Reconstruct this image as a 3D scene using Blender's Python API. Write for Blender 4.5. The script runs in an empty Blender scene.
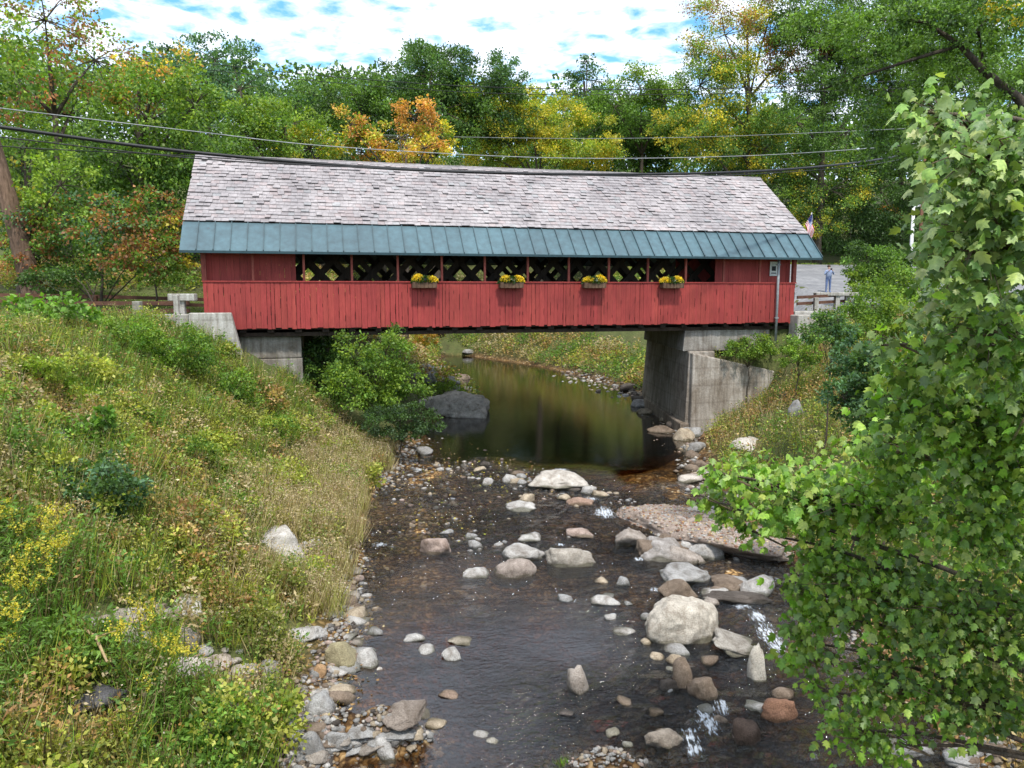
import bpy, bmesh, math, random
import numpy as np
from mathutils import Vector, Matrix, noise as mnoise

# ------------------------------------------------------------------ camera, world, sun
SC = bpy.context.scene
COL = SC.collection
CAMZ = 7.0
PITCH = 0.122
F = 760.0
cam_d = bpy.data.cameras.new('camera')
cam_d.sensor_fit = 'HORIZONTAL'; cam_d.sensor_width = 36.0; cam_d.lens = F * 36.0 / 1024.0
cam_d.clip_end = 3000; cam_d.clip_start = 0.1
cam = bpy.data.objects.new('camera', cam_d); COL.objects.link(cam)
cam.location = (0, 0, CAMZ); cam.rotation_euler = (math.pi / 2 - PITCH, 0, 0)
SC.camera = cam
SC.view_settings.view_transform = 'Standard'; SC.view_settings.look = 'None'
SC.view_settings.gamma = 1.0; SC.view_settings.exposure = 0.68
SC.cycles.max_bounces = 6; SC.cycles.transparent_max_bounces = 12
SC.cycles.diffuse_bounces = 3; SC.cycles.glossy_bounces = 3; SC.cycles.transmission_bounces = 3
SC.cycles.sample_clamp_indirect = 8
SC.cycles.caustics_reflective = False; SC.cycles.caustics_refractive = False

SUN_EL = math.radians(62)
SUN_VEC = Vector((0.28, -0.96, 0)).normalized() * math.cos(SUN_EL) + Vector((0, 0, math.sin(SUN_EL)))   # towards the sun
W = bpy.data.worlds.new("World"); SC.world = W; W.use_nodes = True
nt = W.node_tree; nt.nodes.clear()
def N(nt, t, **k):
    n = nt.nodes.new(t)
    for a, b in k.items():
        if a.startswith('i_'): n.inputs[a[2:].replace('_', ' ')].default_value = b
        else: setattr(n, a, b)
    return n
L = lambda nt, a, b: nt.links.new(a, b)
sky = N(nt, 'ShaderNodeTexSky'); sky.sky_type = 'NISHITA'; sky.sun_disc = False
sky.sun_elevation = SUN_EL; sky.sun_rotation = math.atan2(SUN_VEC.x, SUN_VEC.y); sky.ozone_density = 1.6
tc = N(nt, 'ShaderNodeTexCoord')
sep = N(nt, 'ShaderNodeSeparateXYZ'); L(nt, tc.outputs['Generated'], sep.inputs[0])
zc = N(nt, 'ShaderNodeMath', operation='MAXIMUM'); L(nt, sep.outputs['Z'], zc.inputs[0]); zc.inputs[1].default_value = 0.04
zs = N(nt, 'ShaderNodeMath', operation='ADD'); L(nt, zc.outputs[0], zs.inputs[0]); zs.inputs[1].default_value = 0.10
dx = N(nt, 'ShaderNodeMath', operation='DIVIDE'); L(nt, sep.outputs['X'], dx.inputs[0]); L(nt, zs.outputs[0], dx.inputs[1])
dy = N(nt, 'ShaderNodeMath', operation='DIVIDE'); L(nt, sep.outputs['Y'], dy.inputs[0]); L(nt, zs.outputs[0], dy.inputs[1])
cb = N(nt, 'ShaderNodeCombineXYZ'); L(nt, dx.outputs[0], cb.inputs[0]); L(nt, dy.outputs[0], cb.inputs[1])
n1 = N(nt, 'ShaderNodeTexNoise'); L(nt, cb.outputs[0], n1.inputs['Vector']); n1.inputs['Scale'].default_value = 8.5; n1.inputs['Detail'].default_value = 6; n1.inputs['Roughness'].default_value = 0.55; n1.inputs['Distortion'].default_value = 0.25
n2 = N(nt, 'ShaderNodeTexNoise'); L(nt, cb.outputs[0], n2.inputs['Vector']); n2.inputs['Scale'].default_value = 0.8; n2.inputs['Detail'].default_value = 2
mx = N(nt, 'ShaderNodeMath', operation='MULTIPLY_ADD'); L(nt, n2.outputs[0], mx.inputs[0]); mx.inputs[1].default_value = 0.55; L(nt, n1.outputs[0], mx.inputs[2])
mz = N(nt, 'ShaderNodeMath', operation='MULTIPLY_ADD'); L(nt, zc.outputs[0], mz.inputs[0]); mz.inputs[1].default_value = 0.25; L(nt, mx.outputs[0], mz.inputs[2])
cr = N(nt, 'ShaderNodeValToRGB'); L(nt, mz.outputs[0], cr.inputs[0])
cr.color_ramp.elements[0].position = 0.67; cr.color_ramp.elements[1].position = 0.87
tintb = N(nt, 'ShaderNodeMix', data_type='RGBA', blend_type='MULTIPLY'); tintb.inputs[0].default_value = 1.0
L(nt, sky.outputs[0], tintb.inputs[6]); tintb.inputs[7].default_value = (0.72, 1.25, 1.45, 1)
mix = N(nt, 'ShaderNodeMix', data_type='RGBA'); L(nt, cr.outputs[0], mix.inputs[0]); L(nt, tintb.outputs[2], mix.inputs[6])
mix.inputs[7].default_value = (6.3, 6.9, 7.9, 1)
bg = N(nt, 'ShaderNodeBackground'); L(nt, mix.outputs[2], bg.inputs[0]); bg.inputs[1].default_value = 0.135
wo = N(nt, 'ShaderNodeOutputWorld'); L(nt, bg.outputs[0], wo.inputs[0])
sd = bpy.data.lights.new('sun', 'SUN'); sd.energy = 2.75; sd.angle = math.radians(3.5); sd.color = (1, 0.955, 0.88)
sun = bpy.data.objects.new('sun', sd); COL.objects.link(sun)
sun.rotation_euler = SUN_VEC.to_track_quat('Z', 'Y').to_euler(); sun.location = (0, -20, 60)

rng = np.random.default_rng(7); random.seed(7)
# ------------------------------------------------------------------ helpers
def tag(o, label=None, cat=None, group=None, kind=None):
    if label: o['label'] = label
    if cat: o['category'] = cat
    if group: o['group'] = group
    if kind: o['kind'] = kind
    return o
def empty(name, loc, label=None, cat=None, group=None, rz=0):
    o = bpy.data.objects.new(name, None); COL.objects.link(o); o.location = loc; o.rotation_euler = (0, 0, rz)
    o.empty_display_size = 0.2
    return tag(o, label, cat, group)
def link(name, me, mat=None, parent=None, smooth=False):
    if mat is not None: me.materials.append(mat)
    if smooth: me.shade_smooth()
    o = bpy.data.objects.new(name, me); COL.objects.link(o)
    if parent is not None: o.parent = parent
    return o
def npmesh(name, V, loops, starts, totals=None, col=None):
    me = bpy.data.meshes.new(name)
    me.vertices.add(len(V)); me.vertices.foreach_set('co', np.asarray(V, np.float32).ravel())
    me.loops.add(len(loops)); me.loops.foreach_set('vertex_index', np.asarray(loops, np.int32))
    me.polygons.add(len(starts)); me.polygons.foreach_set('loop_start', np.asarray(starts, np.int32))
    if col is not None:
        a = me.attributes.new('tint', 'FLOAT_COLOR', 'FACE')
        c = np.ones((len(starts), 4), np.float32); c[:, :3] = col
        a.data.foreach_set('color', c.ravel())
    me.update(calc_edges=True); me.validate()
    return me
class MB:
    def __init__(s): s.v = []; s.f = []; s.c = []
    def add(s, vs, fs, c=None):
        b = len(s.v); s.v += [tuple(p) for p in vs]; s.f += [tuple(b + i for i in f) for f in fs]; s.c += [c or (1, 1, 1)] * len(fs)
    def box(s, x0, x1, y0, y1, z0, z1, c=None):
        s.add([(x0,y0,z0),(x1,y0,z0),(x1,y1,z0),(x0,y1,z0),(x0,y0,z1),(x1,y0,z1),(x1,y1,z1),(x0,y1,z1)],
              [(0,3,2,1),(4,5,6,7),(0,1,5,4),(1,2,6,5),(2,3,7,6),(3,0,4,7)], c)
    def hexa(s, p, c=None):   # 8 points, bottom 4 then top 4
        s.add(p, [(0,3,2,1),(4,5,6,7),(0,1,5,4),(1,2,6,5),(2,3,7,6),(3,0,4,7)], c)
    def prism(s, poly, y0, y1, c=None):  # poly in xz
        n = len(poly)
        s.add([(x, y0, z) for x, z in poly] + [(x, y1, z) for x, z in poly],
              [tuple(range(n)), tuple(range(2*n-1, n-1, -1))] + [(i, i+n, (i+1)%n+n, (i+1)%n) for i in range(n)], c)
    def tube(s, pts, rad, seg=8, c=None, cap=True):
        pts = [Vector(p) for p in pts]; vs = []; fs = []
        up = Vector((0.13, 0.21, 1))
        for i, p in enumerate(pts):
            d = (pts[min(i+1, len(pts)-1)] - pts[max(i-1, 0)]).normalized()
            a = d.cross(up if abs(d.normalized().z) < .95 else Vector((1, .1, 0))).normalized(); b = d.cross(a)
            r = rad[i] if hasattr(rad, '__len__') else rad
            for k in range(seg):
                t = 2*math.pi*k/seg; vs.append(p + a*math.cos(t)*r + b*math.sin(t)*r)
        for i in range(len(pts)-1):
            for k in range(seg):
                fs.append((i*seg+k, i*seg+(k+1)%seg, (i+1)*seg+(k+1)%seg, (i+1)*seg+k))
        if cap: fs += [tuple(range(seg)), tuple((len(pts)-1)*seg + k for k in reversed(range(seg)))]
        s.add(vs, fs, c)
    def build(s, name, mat, parent=None, smooth=False, bevel=0):
        me = bpy.data.meshes.new(name); me.from_pydata(s.v, [], s.f); me.update()
        a = me.attributes.new('tint', 'FLOAT_COLOR', 'FACE')
        a.data.foreach_set('color', np.hstack([np.array(s.c, np.float32).reshape(-1, 3), np.ones((len(s.c), 1), np.float32)]).ravel())
        bm = bmesh.new(); bm.from_mesh(me); bmesh.ops.recalc_face_normals(bm, faces=bm.faces); bm.to_mesh(me); bm.free()
        o = link(name, me, mat, parent, smooth)
        if bevel:
            m = o.modifiers.new('bevel', 'BEVEL'); m.width = bevel; m.segments = 2; m.limit_method = 'ANGLE'
        return o
cp, sp_ = math.cos(PITCH), math.sin(PITCH)
def ray(px, py):
    u = (px - 512) / F; v = (384 - py) / F
    return np.array([u, cp + v*sp_, -sp_ + v*cp])
def at(px, py, Y):
    r = ray(px, py); return Vector((r[0]*Y/r[1], Y, CAMZ + r[2]*Y/r[1]))

# vectorised value noise
_P = rng.permutation(512); _P = np.concatenate([_P, _P, _P]); _G = rng.random(512)
def vn2(x, y, seed=0):
    x = np.asarray(x, float) + seed*17.3; y = np.asarray(y, float) + seed*9.7
    xi = np.floor(x).astype(int); yi = np.floor(y).astype(int); xf = x - xi; yf = y - yi
    u = xf*xf*(3-2*xf); v = yf*yf*(3-2*yf)
    h = lambda a, b: _G[_P[(_P[a & 511] + b) & 511] & 511]
    return (h(xi, yi)*(1-u) + h(xi+1, yi)*u)*(1-v) + (h(xi, yi+1)*(1-u) + h(xi+1, yi+1)*u)*v
def fbm2(x, y, o=4, seed=0):
    s = 0; a = .5
    for k in range(o): s = s + a*vn2(x*2**k, y*2**k, seed+k*3); a *= .5
    return s/(1-.5**o)

# ------------------------------------------------------------------ materials
def mat_new(name):
    m = bpy.data.materials.new(name); m.use_nodes = True; m.node_tree.nodes.clear(); return m, m.node_tree
def ramp(nt, src, stops):
    r = N(nt, 'ShaderNodeValToRGB'); L(nt, src, r.inputs[0]); e = r.color_ramp.elements
    while len(e) > 1: e.remove(e[-1])
    e[0].position = stops[0][0]; e[0].color = (*stops[0][1], 1)
    for p, c in stops[1:]:
        q = e.new(p); q.color = (*c, 1)
    return r.outputs[0]
def noise(nt, vec, scale, detail=5, rough=.55, dist=0, stretch=None):
    if stretch:
        mp = N(nt, 'ShaderNodeMapping'); L(nt, vec, mp.inputs[0]); mp.inputs['Scale'].default_value = stretch; vec = mp.outputs[0]
    n = N(nt, 'ShaderNodeTexNoise'); L(nt, vec, n.inputs['Vector']); n.inputs['Scale'].default_value = scale
    n.inputs['Detail'].default_value = detail; n.inputs['Roughness'].default_value = rough; n.inputs['Distortion'].default_value = dist
    return n.outputs[0]
def mixc(nt, a, b, fac, bt='MIX'):
    m = N(nt, 'ShaderNodeMix', data_type='RGBA', blend_type=bt)
    for sock, v in ((0, fac), (6, a), (7, b)):
        if isinstance(v, (int, float)): m.inputs[sock].default_value = v
        elif isinstance(v, tuple): m.inputs[sock].default_value = (*v, 1)
        else: L(nt, v, m.inputs[sock])
    return m.outputs[2]
def finish(nt, color, rough=.8, bump=None, bstr=.4, bdist=.02, spec=.3, metal=0):
    p = N(nt, 'ShaderNodeBsdfPrincipled')
    if isinstance(color, tuple): p.inputs['Base Color'].default_value = (*color, 1)
    else: L(nt, color, p.inputs['Base Color'])
    if isinstance(rough, (int, float)): p.inputs['Roughness'].default_value = rough
    else: L(nt, rough, p.inputs['Roughness'])
    p.inputs['Specular IOR Level'].default_value = spec; p.inputs['Metallic'].default_value = metal
    if bump is not None:
        b = N(nt, 'ShaderNodeBump'); b.inputs['Strength'].default_value = bstr; b.inputs['Distance'].default_value = bdist
        L(nt, bump, b.inputs['Height']); L(nt, b.outputs[0], p.inputs['Normal'])
    o = N(nt, 'ShaderNodeOutputMaterial'); L(nt, p.outputs[0], o.inputs[0]); return p
def simple(name, c1, c2, scale=4, rough=.8, stretch=None, bstr=.3, bdist=.01, tint=True, spec=.3, metal=0, detail=6, c3=None):
    m, nt = mat_new(name); tc = N(nt, 'ShaderNodeTexCoord').outputs['Object']
    n = noise(nt, tc, scale, detail, .6, stretch=stretch)
    st = [(.3, c1), (.7, c2)] if c3 is None else [(.25, c1), (.5, c2), (.72, c3)]
    c = ramp(nt, n, st)
    n2 = noise(nt, tc, scale*6, 4, .6, stretch=stretch)
    c = mixc(nt, c, ramp(nt, n2, [(.3, (.72,)*3), (.7, (1.15,)*3)]), 1.0, 'MULTIPLY')
    c = mixc(nt, c, ramp(nt, noise(nt, tc, .45, 4, .6, .5), [(.35, (.80,.80,.81)), (.65, (1.12,1.11,1.1))]), 1.0, 'MULTIPLY')
    if tint:
        at_ = N(nt, 'ShaderNodeAttribute', attribute_name='tint').outputs['Color']; c = mixc(nt, c, at_, 1.0, 'MULTIPLY')
    finish(nt, c, rough, n2, bstr, bdist, spec, metal); return m
def leaf_mat(name, transl=.35, rough=.5, spec=.35):
    m, nt = mat_new(name)
    at_ = N(nt, 'ShaderNodeAttribute', attribute_name='tint').outputs['Color']
    g = N(nt, 'ShaderNodeNewGeometry')
    hs = N(nt, 'ShaderNodeHueSaturation'); L(nt, at_, hs.inputs['Color'])
    mr = N(nt, 'ShaderNodeMapRange'); L(nt, g.outputs['Random Per Island'], mr.inputs[0]); mr.inputs[3].default_value = .65; mr.inputs[4].default_value = 1.4
    L(nt, mr.outputs[0], hs.inputs['Value'])
    p = N(nt, 'ShaderNodeBsdfPrincipled'); p.inputs['Roughness'].default_value = rough; p.inputs['Specular IOR Level'].default_value = spec
    if name == 'broad_leaf':
        tco = N(nt, 'ShaderNodeTexCoord').outputs['Object']; nz = noise(nt, tco, 38, 4, .6); mo = mixc(nt, hs.outputs[0], ramp(nt, nz, [(.35, (.62,.66,.5)), (.5, (1,1,1)), (.68, (1.3,1.2,1.0))]), 1.0, 'MULTIPLY')
        mo = mixc(nt, mo, (.32,.38,.27), N(nt, 'ShaderNodeMath', operation='MULTIPLY').outputs[0])
        mlt = nt.nodes[-1] if False else [q for q in nt.nodes if q.type == 'MATH'][-1]; L(nt, g.outputs['Backfacing'], mlt.inputs[0]); mlt.inputs[1].default_value = .3
        L(nt, mo, p.inputs['Base Color']); bb = N(nt, 'ShaderNodeBump'); bb.inputs['Strength'].default_value = .5; bb.inputs['Distance'].default_value = .01; L(nt, nz, bb.inputs['Height']); L(nt, bb.outputs[0], p.inputs['Normal'])
    else: L(nt, hs.outputs[0], p.inputs['Base Color'])
    t = N(nt, 'ShaderNodeBsdfTranslucent'); c2 = mixc(nt, hs.outputs[0], (1.5, 1.6, .6), 1.0, 'MULTIPLY'); L(nt, c2, t.inputs[0])
    ms = N(nt, 'ShaderNodeMixShader'); ms.inputs[0].default_value = transl; L(nt, p.outputs[0], ms.inputs[1]); L(nt, t.outputs[0], ms.inputs[2])
    o = N(nt, 'ShaderNodeOutputMaterial'); L(nt, ms.outputs[0], o.inputs[0]); return m
LEAF = leaf_mat('leaf'); LEAFBIG = leaf_mat('broad_leaf', .3, .42, .5); PETAL = leaf_mat('petal', .2, .7, .1)
BARK = simple('bark', (.06,.045,.03), (.20,.16,.12), 2.5, .9, (4, 4, .8), .9, .04)
TWIG = simple('twig', (.10,.075,.045), (.2,.15,.09), 6, .8)
REDW = simple('red_painted_boards', (.29,.042,.036), (.38,.062,.052), 1.6, .7, (9, 9, .5), .35, .006)
REDP = simple('weathered_red_post', (.24,.05,.04), (.42,.12,.09), 2, .8, (4, 4, 1))
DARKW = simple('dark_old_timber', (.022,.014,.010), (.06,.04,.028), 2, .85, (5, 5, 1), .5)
SLATE = simple('slate', (.29,.265,.262), (.37,.345,.34), 1.2, .75, None, .4, .008)
TEAL = simple('teal_painted_metal', (.050,.108,.132), (.062,.126,.152), .7, .5, None, .05, .004, spec=.5)
WHITEP = simple('white_paint', (.62,.62,.6), (.8,.8,.78), 3, .6)
RUST = simple('rusty_brown_rail', (.09,.04,.025), (.17,.08,.05), 3, .75, (1, 4, 4))
BLACK = simple('black_rubber', (.012,.012,.013), (.03,.03,.032), 3, .5)
GALV = simple('grey_wire', (.25,.26,.27), (.4,.41,.42), 3, .5)
SKIN = simple('skin', (.5,.3,.22), (.55,.34,.25), 6, .6); HAIR = simple('hair', (.05,.035,.025), (.09,.06,.04), 9, .7)
CLOTH = simple('blue_grey_cloth', (.20,.25,.36), (.28,.34,.45), 5, .9)
def mat_concrete(name, a, b, c3):
    m, nt = mat_new(name); tc = N(nt, 'ShaderNodeTexCoord').outputs['Object']
    c = ramp(nt, noise(nt, tc, .9, 8, .62, .6), [(.3, a), (.52, b), (.75, c3)])
    st = noise(nt, tc, 1.5, 6, .6, .2, (4, 4, .35))
    c = mixc(nt, c, ramp(nt, st, [(.38, (.42,.38,.33)), (.6, (1, 1, 1))]), .65, 'MULTIPLY')
    br = N(nt, 'ShaderNodeTexWave', wave_type='BANDS', bands_direction='Z'); L(nt, tc, br.inputs[0]); br.inputs['Scale'].default_value = .42; br.inputs['Distortion'].default_value = .6; br.inputs['Detail'].default_value = 3
    c = mixc(nt, c, ramp(nt, br.outputs[0], [(0, (.45,.42,.4)), (.05, (1, 1, 1))]), .3, 'MULTIPLY')
    n2 = noise(nt, tc, 14, 6, .65)
    c = mixc(nt, c, ramp(nt, n2, [(.3, (.75,)*3), (.65, (1.1,)*3)]), 1.0, 'MULTIPLY')
    at_ = N(nt, 'ShaderNodeAttribute', attribute_name='tint').outputs['Color']; c = mixc(nt, c, at_, 1.0, 'MULTIPLY')
    finish(nt, c, .9, n2, .5, .03); return m
CONC = mat_concrete('aged_concrete', (.17,.14,.11), (.31,.285,.255), (.42,.40,.37))
CONCL = mat_concrete('pale_concrete', (.34,.32,.28), (.46,.44,.40), (.58,.56,.52))
def mat_rock(name):
    m, nt = mat_new(name); tc = N(nt, 'ShaderNodeTexCoord').outputs['Object']
    info = N(nt, 'ShaderNodeObjectInfo')
    va = N(nt, 'ShaderNodeVectorMath', operation='ADD'); L(nt, tc, va.inputs[0])
    cbx = N(nt, 'ShaderNodeMath', operation='MULTIPLY'); L(nt, info.outputs['Random'], cbx.inputs[0]); cbx.inputs[1].default_value = 50
    L(nt, cbx.outputs[0], va.inputs[1]); v = va.outputs[0]
    at_ = N(nt, 'ShaderNodeAttribute', attribute_name='tint').outputs['Color']
    c = mixc(nt, at_, ramp(nt, noise(nt, v, 3.5, 8, .62, .5), [(.3, (.5,.45,.4)), (.5, (.95,.93,.9)), (.7, (1.3,1.28,1.25))]), 1.0, 'MULTIPLY')
    vein = N(nt, 'ShaderNodeTexWave'); L(nt, v, vein.inputs[0]); vein.inputs['Scale'].default_value = .8; vein.inputs['Distortion'].default_value = 14; vein.inputs['Detail'].default_value = 5
    c = mixc(nt, c, ramp(nt, vein.outputs[0], [(.0, (.6,.55,.5)), (.12, (1, 1, 1))]), .35, 'MULTIPLY')
    sp = noise(nt, v, 45, 4, .7)
    c = mixc(nt, c, ramp(nt, sp, [(.35, (.5,.48,.45)), (.6, (1.08,)*3)]), .8, 'MULTIPLY')
    b = N(nt, 'ShaderNodeMath', operation='ADD'); L(nt, noise(nt, v, 7, 8, .7), b.inputs[0]); L(nt, sp, b.inputs[1])
    # thin damp band where the stone meets the stream (z measured in the place)
    finish(nt, c, .78, b.outputs[0], .7, .05, .35); return m
ROCK = mat_rock('stone')

# ------------------------------------------------------------------ ground shape
A = 0.251; CA, SA = math.cos(A), math.sin(A); BX, BY = -11.158, 27.644
def st(X, Y): return (X-BX)*CA + (Y-BY)*SA, -(X-BX)*SA + (Y-BY)*CA
def bw(s, t, z=0): return Vector((BX + s*CA - t*SA, BY + s*SA + t*CA, z))
_zy = [0, 9, 14.4, 15.2, 18.4, 19.6, 23.0, 25.5, 27, 300]; _zz = [-.25, -.22, .27, .31, .34, .44, .70, .88, .9, .9]
def zw(Y): return np.interp(Y, _zy, _zz)
def water_hit(px, py):
    r = ray(px, py); z = .5
    for _ in range(12):
        Y = (z-CAMZ)/r[2]*r[1]; z = .5*z + .5*zw(Y)
    return r[0]/r[1]*Y, Y
LE = [(338,768),(345,738),(334,700),(348,668),(356,640),(358,600),(366,560),(368,520),(378,492),(400,470),(418,445),(425,430),(452,415),(484,407),(486,402),(455,388),(432,378),(438,366),(446,356),(446,353)]
RE = [(960,768),(905,700),(862,640),(815,600),(790,570),(768,548),(735,515),(704,480),(694,452),(700,433),(672,420),(655,408),(640,396),(600,381),(560,371),(520,363),(470,356),(452,353.5)]
lw = sorted([water_hit(*p)[::-1] for p in LE]); rw = sorted([water_hit(*p)[::-1] for p in RE])
lw = [(y, x) for y, x in lw]; rw = [(y, x) for y, x in rw]
def XL(Y): return np.interp(Y, [p[0] for p in lw], [p[1] for p in lw]) 
def XR(Y): return np.interp(Y, [p[0] for p in rw], [p[1] for p in rw])
BARS = [(*water_hit(395, 737), .8, .38, .85), (*water_hit(606, 762), 1.2, .36, .62), (*water_hit(430, 465), 1.3, .9, .16), (*water_hit(545, 490), 1.6, .6, .14), (*water_hit(355, 748), .9, .5, .2)]
def sstep(a, b, x):
    t = np.clip((x-a)/(b-a), 0, 1); return t*t*(3-2*t)
def hgt(X, Y):
    X = np.asarray(X, float); Y = np.asarray(Y, float)
    s, t = st(X, Y)
    top = 5.72 + .2*np.clip(t-8.2, 0, 7) + .13*np.clip(t-15.2, 0, 18) + .28*np.clip(t-36, 0, 80)
    road = sstep(9.5, 8, t)*sstep(-.5, .3, t)
    n = (fbm2(X*.35, Y*.35, 4, 2)-.5)
    lot = sstep(24, 26, s)*sstep(1, 2, t)*sstep(34, 33, t)
    top = top + n*.7*(1-road)*(1-lot)*sstep(0, 2, np.abs(t-4))
    e = .35*(fbm2(X*.9+5, Y*.9, 3, 5)-.5)*2
    dL = (XL(Y) - X)*.93 + e*.6; dR = (X - XR(Y))*.9 + e*.6
    far = sstep(71, 73, Y)
    d = np.maximum(dL, dR); d = np.where(Y > 72, np.maximum(d, (Y-71)*1.0), d)
    z0 = zw(Y)
    sl = np.where(dL > dR, .74, np.where(Y > 40, .5, .62))
    land = z0 - .02 + .38*np.clip(d, 0, 1) + sl*np.clip(d-1, 0, None) + n*.9*sstep(.3, 3, d) + (fbm2(X*1.7, Y*1.7, 3, 9)-.5)*.35*sstep(.2, 1, d)
    bed = z0 - .07 - .38*sstep(0, 3.0, -d) + (fbm2(X*1.3, Y*1.3, 4, 11)-.5)*.26
    bed = bed - .6*np.exp(-(((X+.4)/2.8)**2 + ((Y-12.8)/2.5)**2)) + .25*np.exp(-(((X-1.3)/1.2)**2 + ((Y-10.3)/.7)**2))
    bed = bed + .21*sstep(14.6, 16, Y)*sstep(28, 25, Y)*sstep(.3, 1.5, -d)
    bed = np.where(Y > 25, bed - .9*sstep(25, 31, Y)*sstep(0, 1.5, -d), bed)
    h = np.where(d > 0, np.minimum(land, top), bed)
    for gx_, gy_, ax_, ay_, am_ in BARS:
        h = h + am_*np.exp(-(((X-gx_)/ax_)**2 + ((Y-gy_)/ay_)**2))*(d < .6)
    # soil held behind the two abutments and their wing walls
    fr = sstep(19.6, 19.9, s-.225*t)*sstep(.05, .3, t)*sstep(10, 8.5, t)
    h = np.where(fr > 0, np.maximum(h, (5.6 - .45*np.clip(24.3-s, 0, 9))*fr + h*(1-fr)), h)
    fl = sstep(3.0, 2.7, s)*sstep(.6, .9, t)*sstep(11, 8.5, t)
    h = np.where(fl > 0, np.maximum(h, 5.3*fl + h*(1-fl)), h)
    # right-hand slope in front of the wing wall
    fr2 = sstep(20.5, 25.5, s)*sstep(-7, -.2, t)*(t < .2)
    h = np.where(fr2 > 0, np.maximum(h, fr2*5.3), h)
    under = sstep(-.4, .2, s)*sstep(25, 24.2, s)*sstep(-.3, .1, t)*sstep(9, 8.4, t)
    h = np.where(under > 0, np.minimum(h, 5.34 + (1-under)*4), h)
    return h
def ground_hit(px, py, Y0=3, Y1=140):
    r = ray(px, py); Y = np.concatenate([np.arange(Y0, 40, .04), np.arange(40, Y1, .2)])
    X = r[0]/r[1]*Y; Z = CAMZ + r[2]/r[1]*Y
    m = Z <= np.maximum(hgt(X, Y), zw(Y))
    k = np.argmax(m) if m.any() else len(Y)-1
    return X[k], Y[k], Z[k]
def axis(*segs):
    out = []
    for a, b, d in segs: out += list(np.arange(a, b, d))
    return np.array(out + [segs[-1][1]])
def grid(xs, ys, zf):
    X, Y = np.meshgrid(xs, ys); Z = zf(X, Y); nx, ny = len(xs), len(ys)
    V = np.stack([X.ravel(), Y.ravel(), Z.ravel()], 1)
    i = np.arange(nx*ny).reshape(ny, nx)
    q = np.stack([i[:-1,:-1], i[:-1,1:], i[1:,1:], i[1:,:-1]], -1).reshape(-1, 4)
    me = npmesh('grid', V, q.ravel(), np.arange(len(q))*4, None)
    return me, V
gx = axis((-400,-60,20), (-60,-22,1), (-22,20,.22), (20,60,1), (60,400,20)); gy = axis((-60,4,4), (4,42,.22), (42,90,.7), (90,150,3), (150,500,25))
me, V = grid(gx, gy, hgt)
dd = np.maximum((XL(V[:,1])-V[:,0]), V[:,0]-XR(V[:,1]))
a = me.attributes.new('bed', 'FLOAT', 'POINT'); a.data.foreach_set('value', sstep(1.5, .2, dd + (V[:,1]>72)*5).astype(np.float32))
m, nt = mat_new('ground'); tc = N(nt, 'ShaderNodeTexCoord').outputs['Object']
soil = ramp(nt, noise(nt, tc, 1.2, 8, .65), [(.3, (.035,.028,.015)), (.5, (.07,.075,.025)), (.7, (.14,.12,.05))])
grass = ramp(nt, noise(nt, tc, 9, 6, .7), [(.3, (.04,.05,.015)), (.7, (.12,.15,.04))])
soil = mixc(nt, soil, grass, ramp(nt, noise(nt, tc, .5, 3), [(.4, (.2,)*3), (.6, (.8,)*3)]))
vo = N(nt, 'ShaderNodeTexVoronoi'); L(nt, tc, vo.inputs[0]); vo.inputs['Scale'].default_value = 8; vo.inputs['Randomness'].default_value = 1
wv = N(nt, 'ShaderNodeTexNoise'); L(nt, tc, wv.inputs['Vector']); wv.inputs['Scale'].default_value = 2.5; wv.inputs['Detail'].default_value = 4
wa = N(nt, 'ShaderNodeVectorMath', operation='MULTIPLY_ADD'); L(nt, wv.outputs['Color'], wa.inputs[0]); wa.inputs[1].default_value = (.6, .6, .6); L(nt, tc, wa.inputs[2]); L(nt, wa.outputs[0], vo.inputs[0])
sepc = N(nt, 'ShaderNodeSeparateColor'); L(nt, vo.outputs['Color'], sepc.inputs[0])
cob = ramp(nt, sepc.outputs[0], [(0, (.15,.088,.034)), (.45, (.32,.19,.075)), (.8, (.46,.29,.12)), (.93, (.5,.39,.24)), (1, (.6,.5,.36))])
cob = mixc(nt, cob, ramp(nt, vo.outputs['Distance'], [(.3, (1,1,1)), (.6, (.25,.2,.15))]), 1.0, 'MULTIPLY')
cob = mixc(nt, cob, ramp(nt, noise(nt, tc, .9, 5), [(.38, (.22,.18,.12)), (.62, (1,1,1))]), 1.0, 'MULTIPLY')
bd = N(nt, 'ShaderNodeAttribute', attribute_name='bed').outputs['Fac']
inv = N(nt, 'ShaderNodeMath', operation='SUBTRACT'); inv.inputs[0].default_value = 1; L(nt, vo.outputs['Distance'], inv.inputs[1])
finish(nt, mixc(nt, soil, cob, bd), .9, inv.outputs[0], .5, .06)
tag(link('ground', me, m, None, True), 'sloping stream banks and stony bed', kind='structure')

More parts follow.
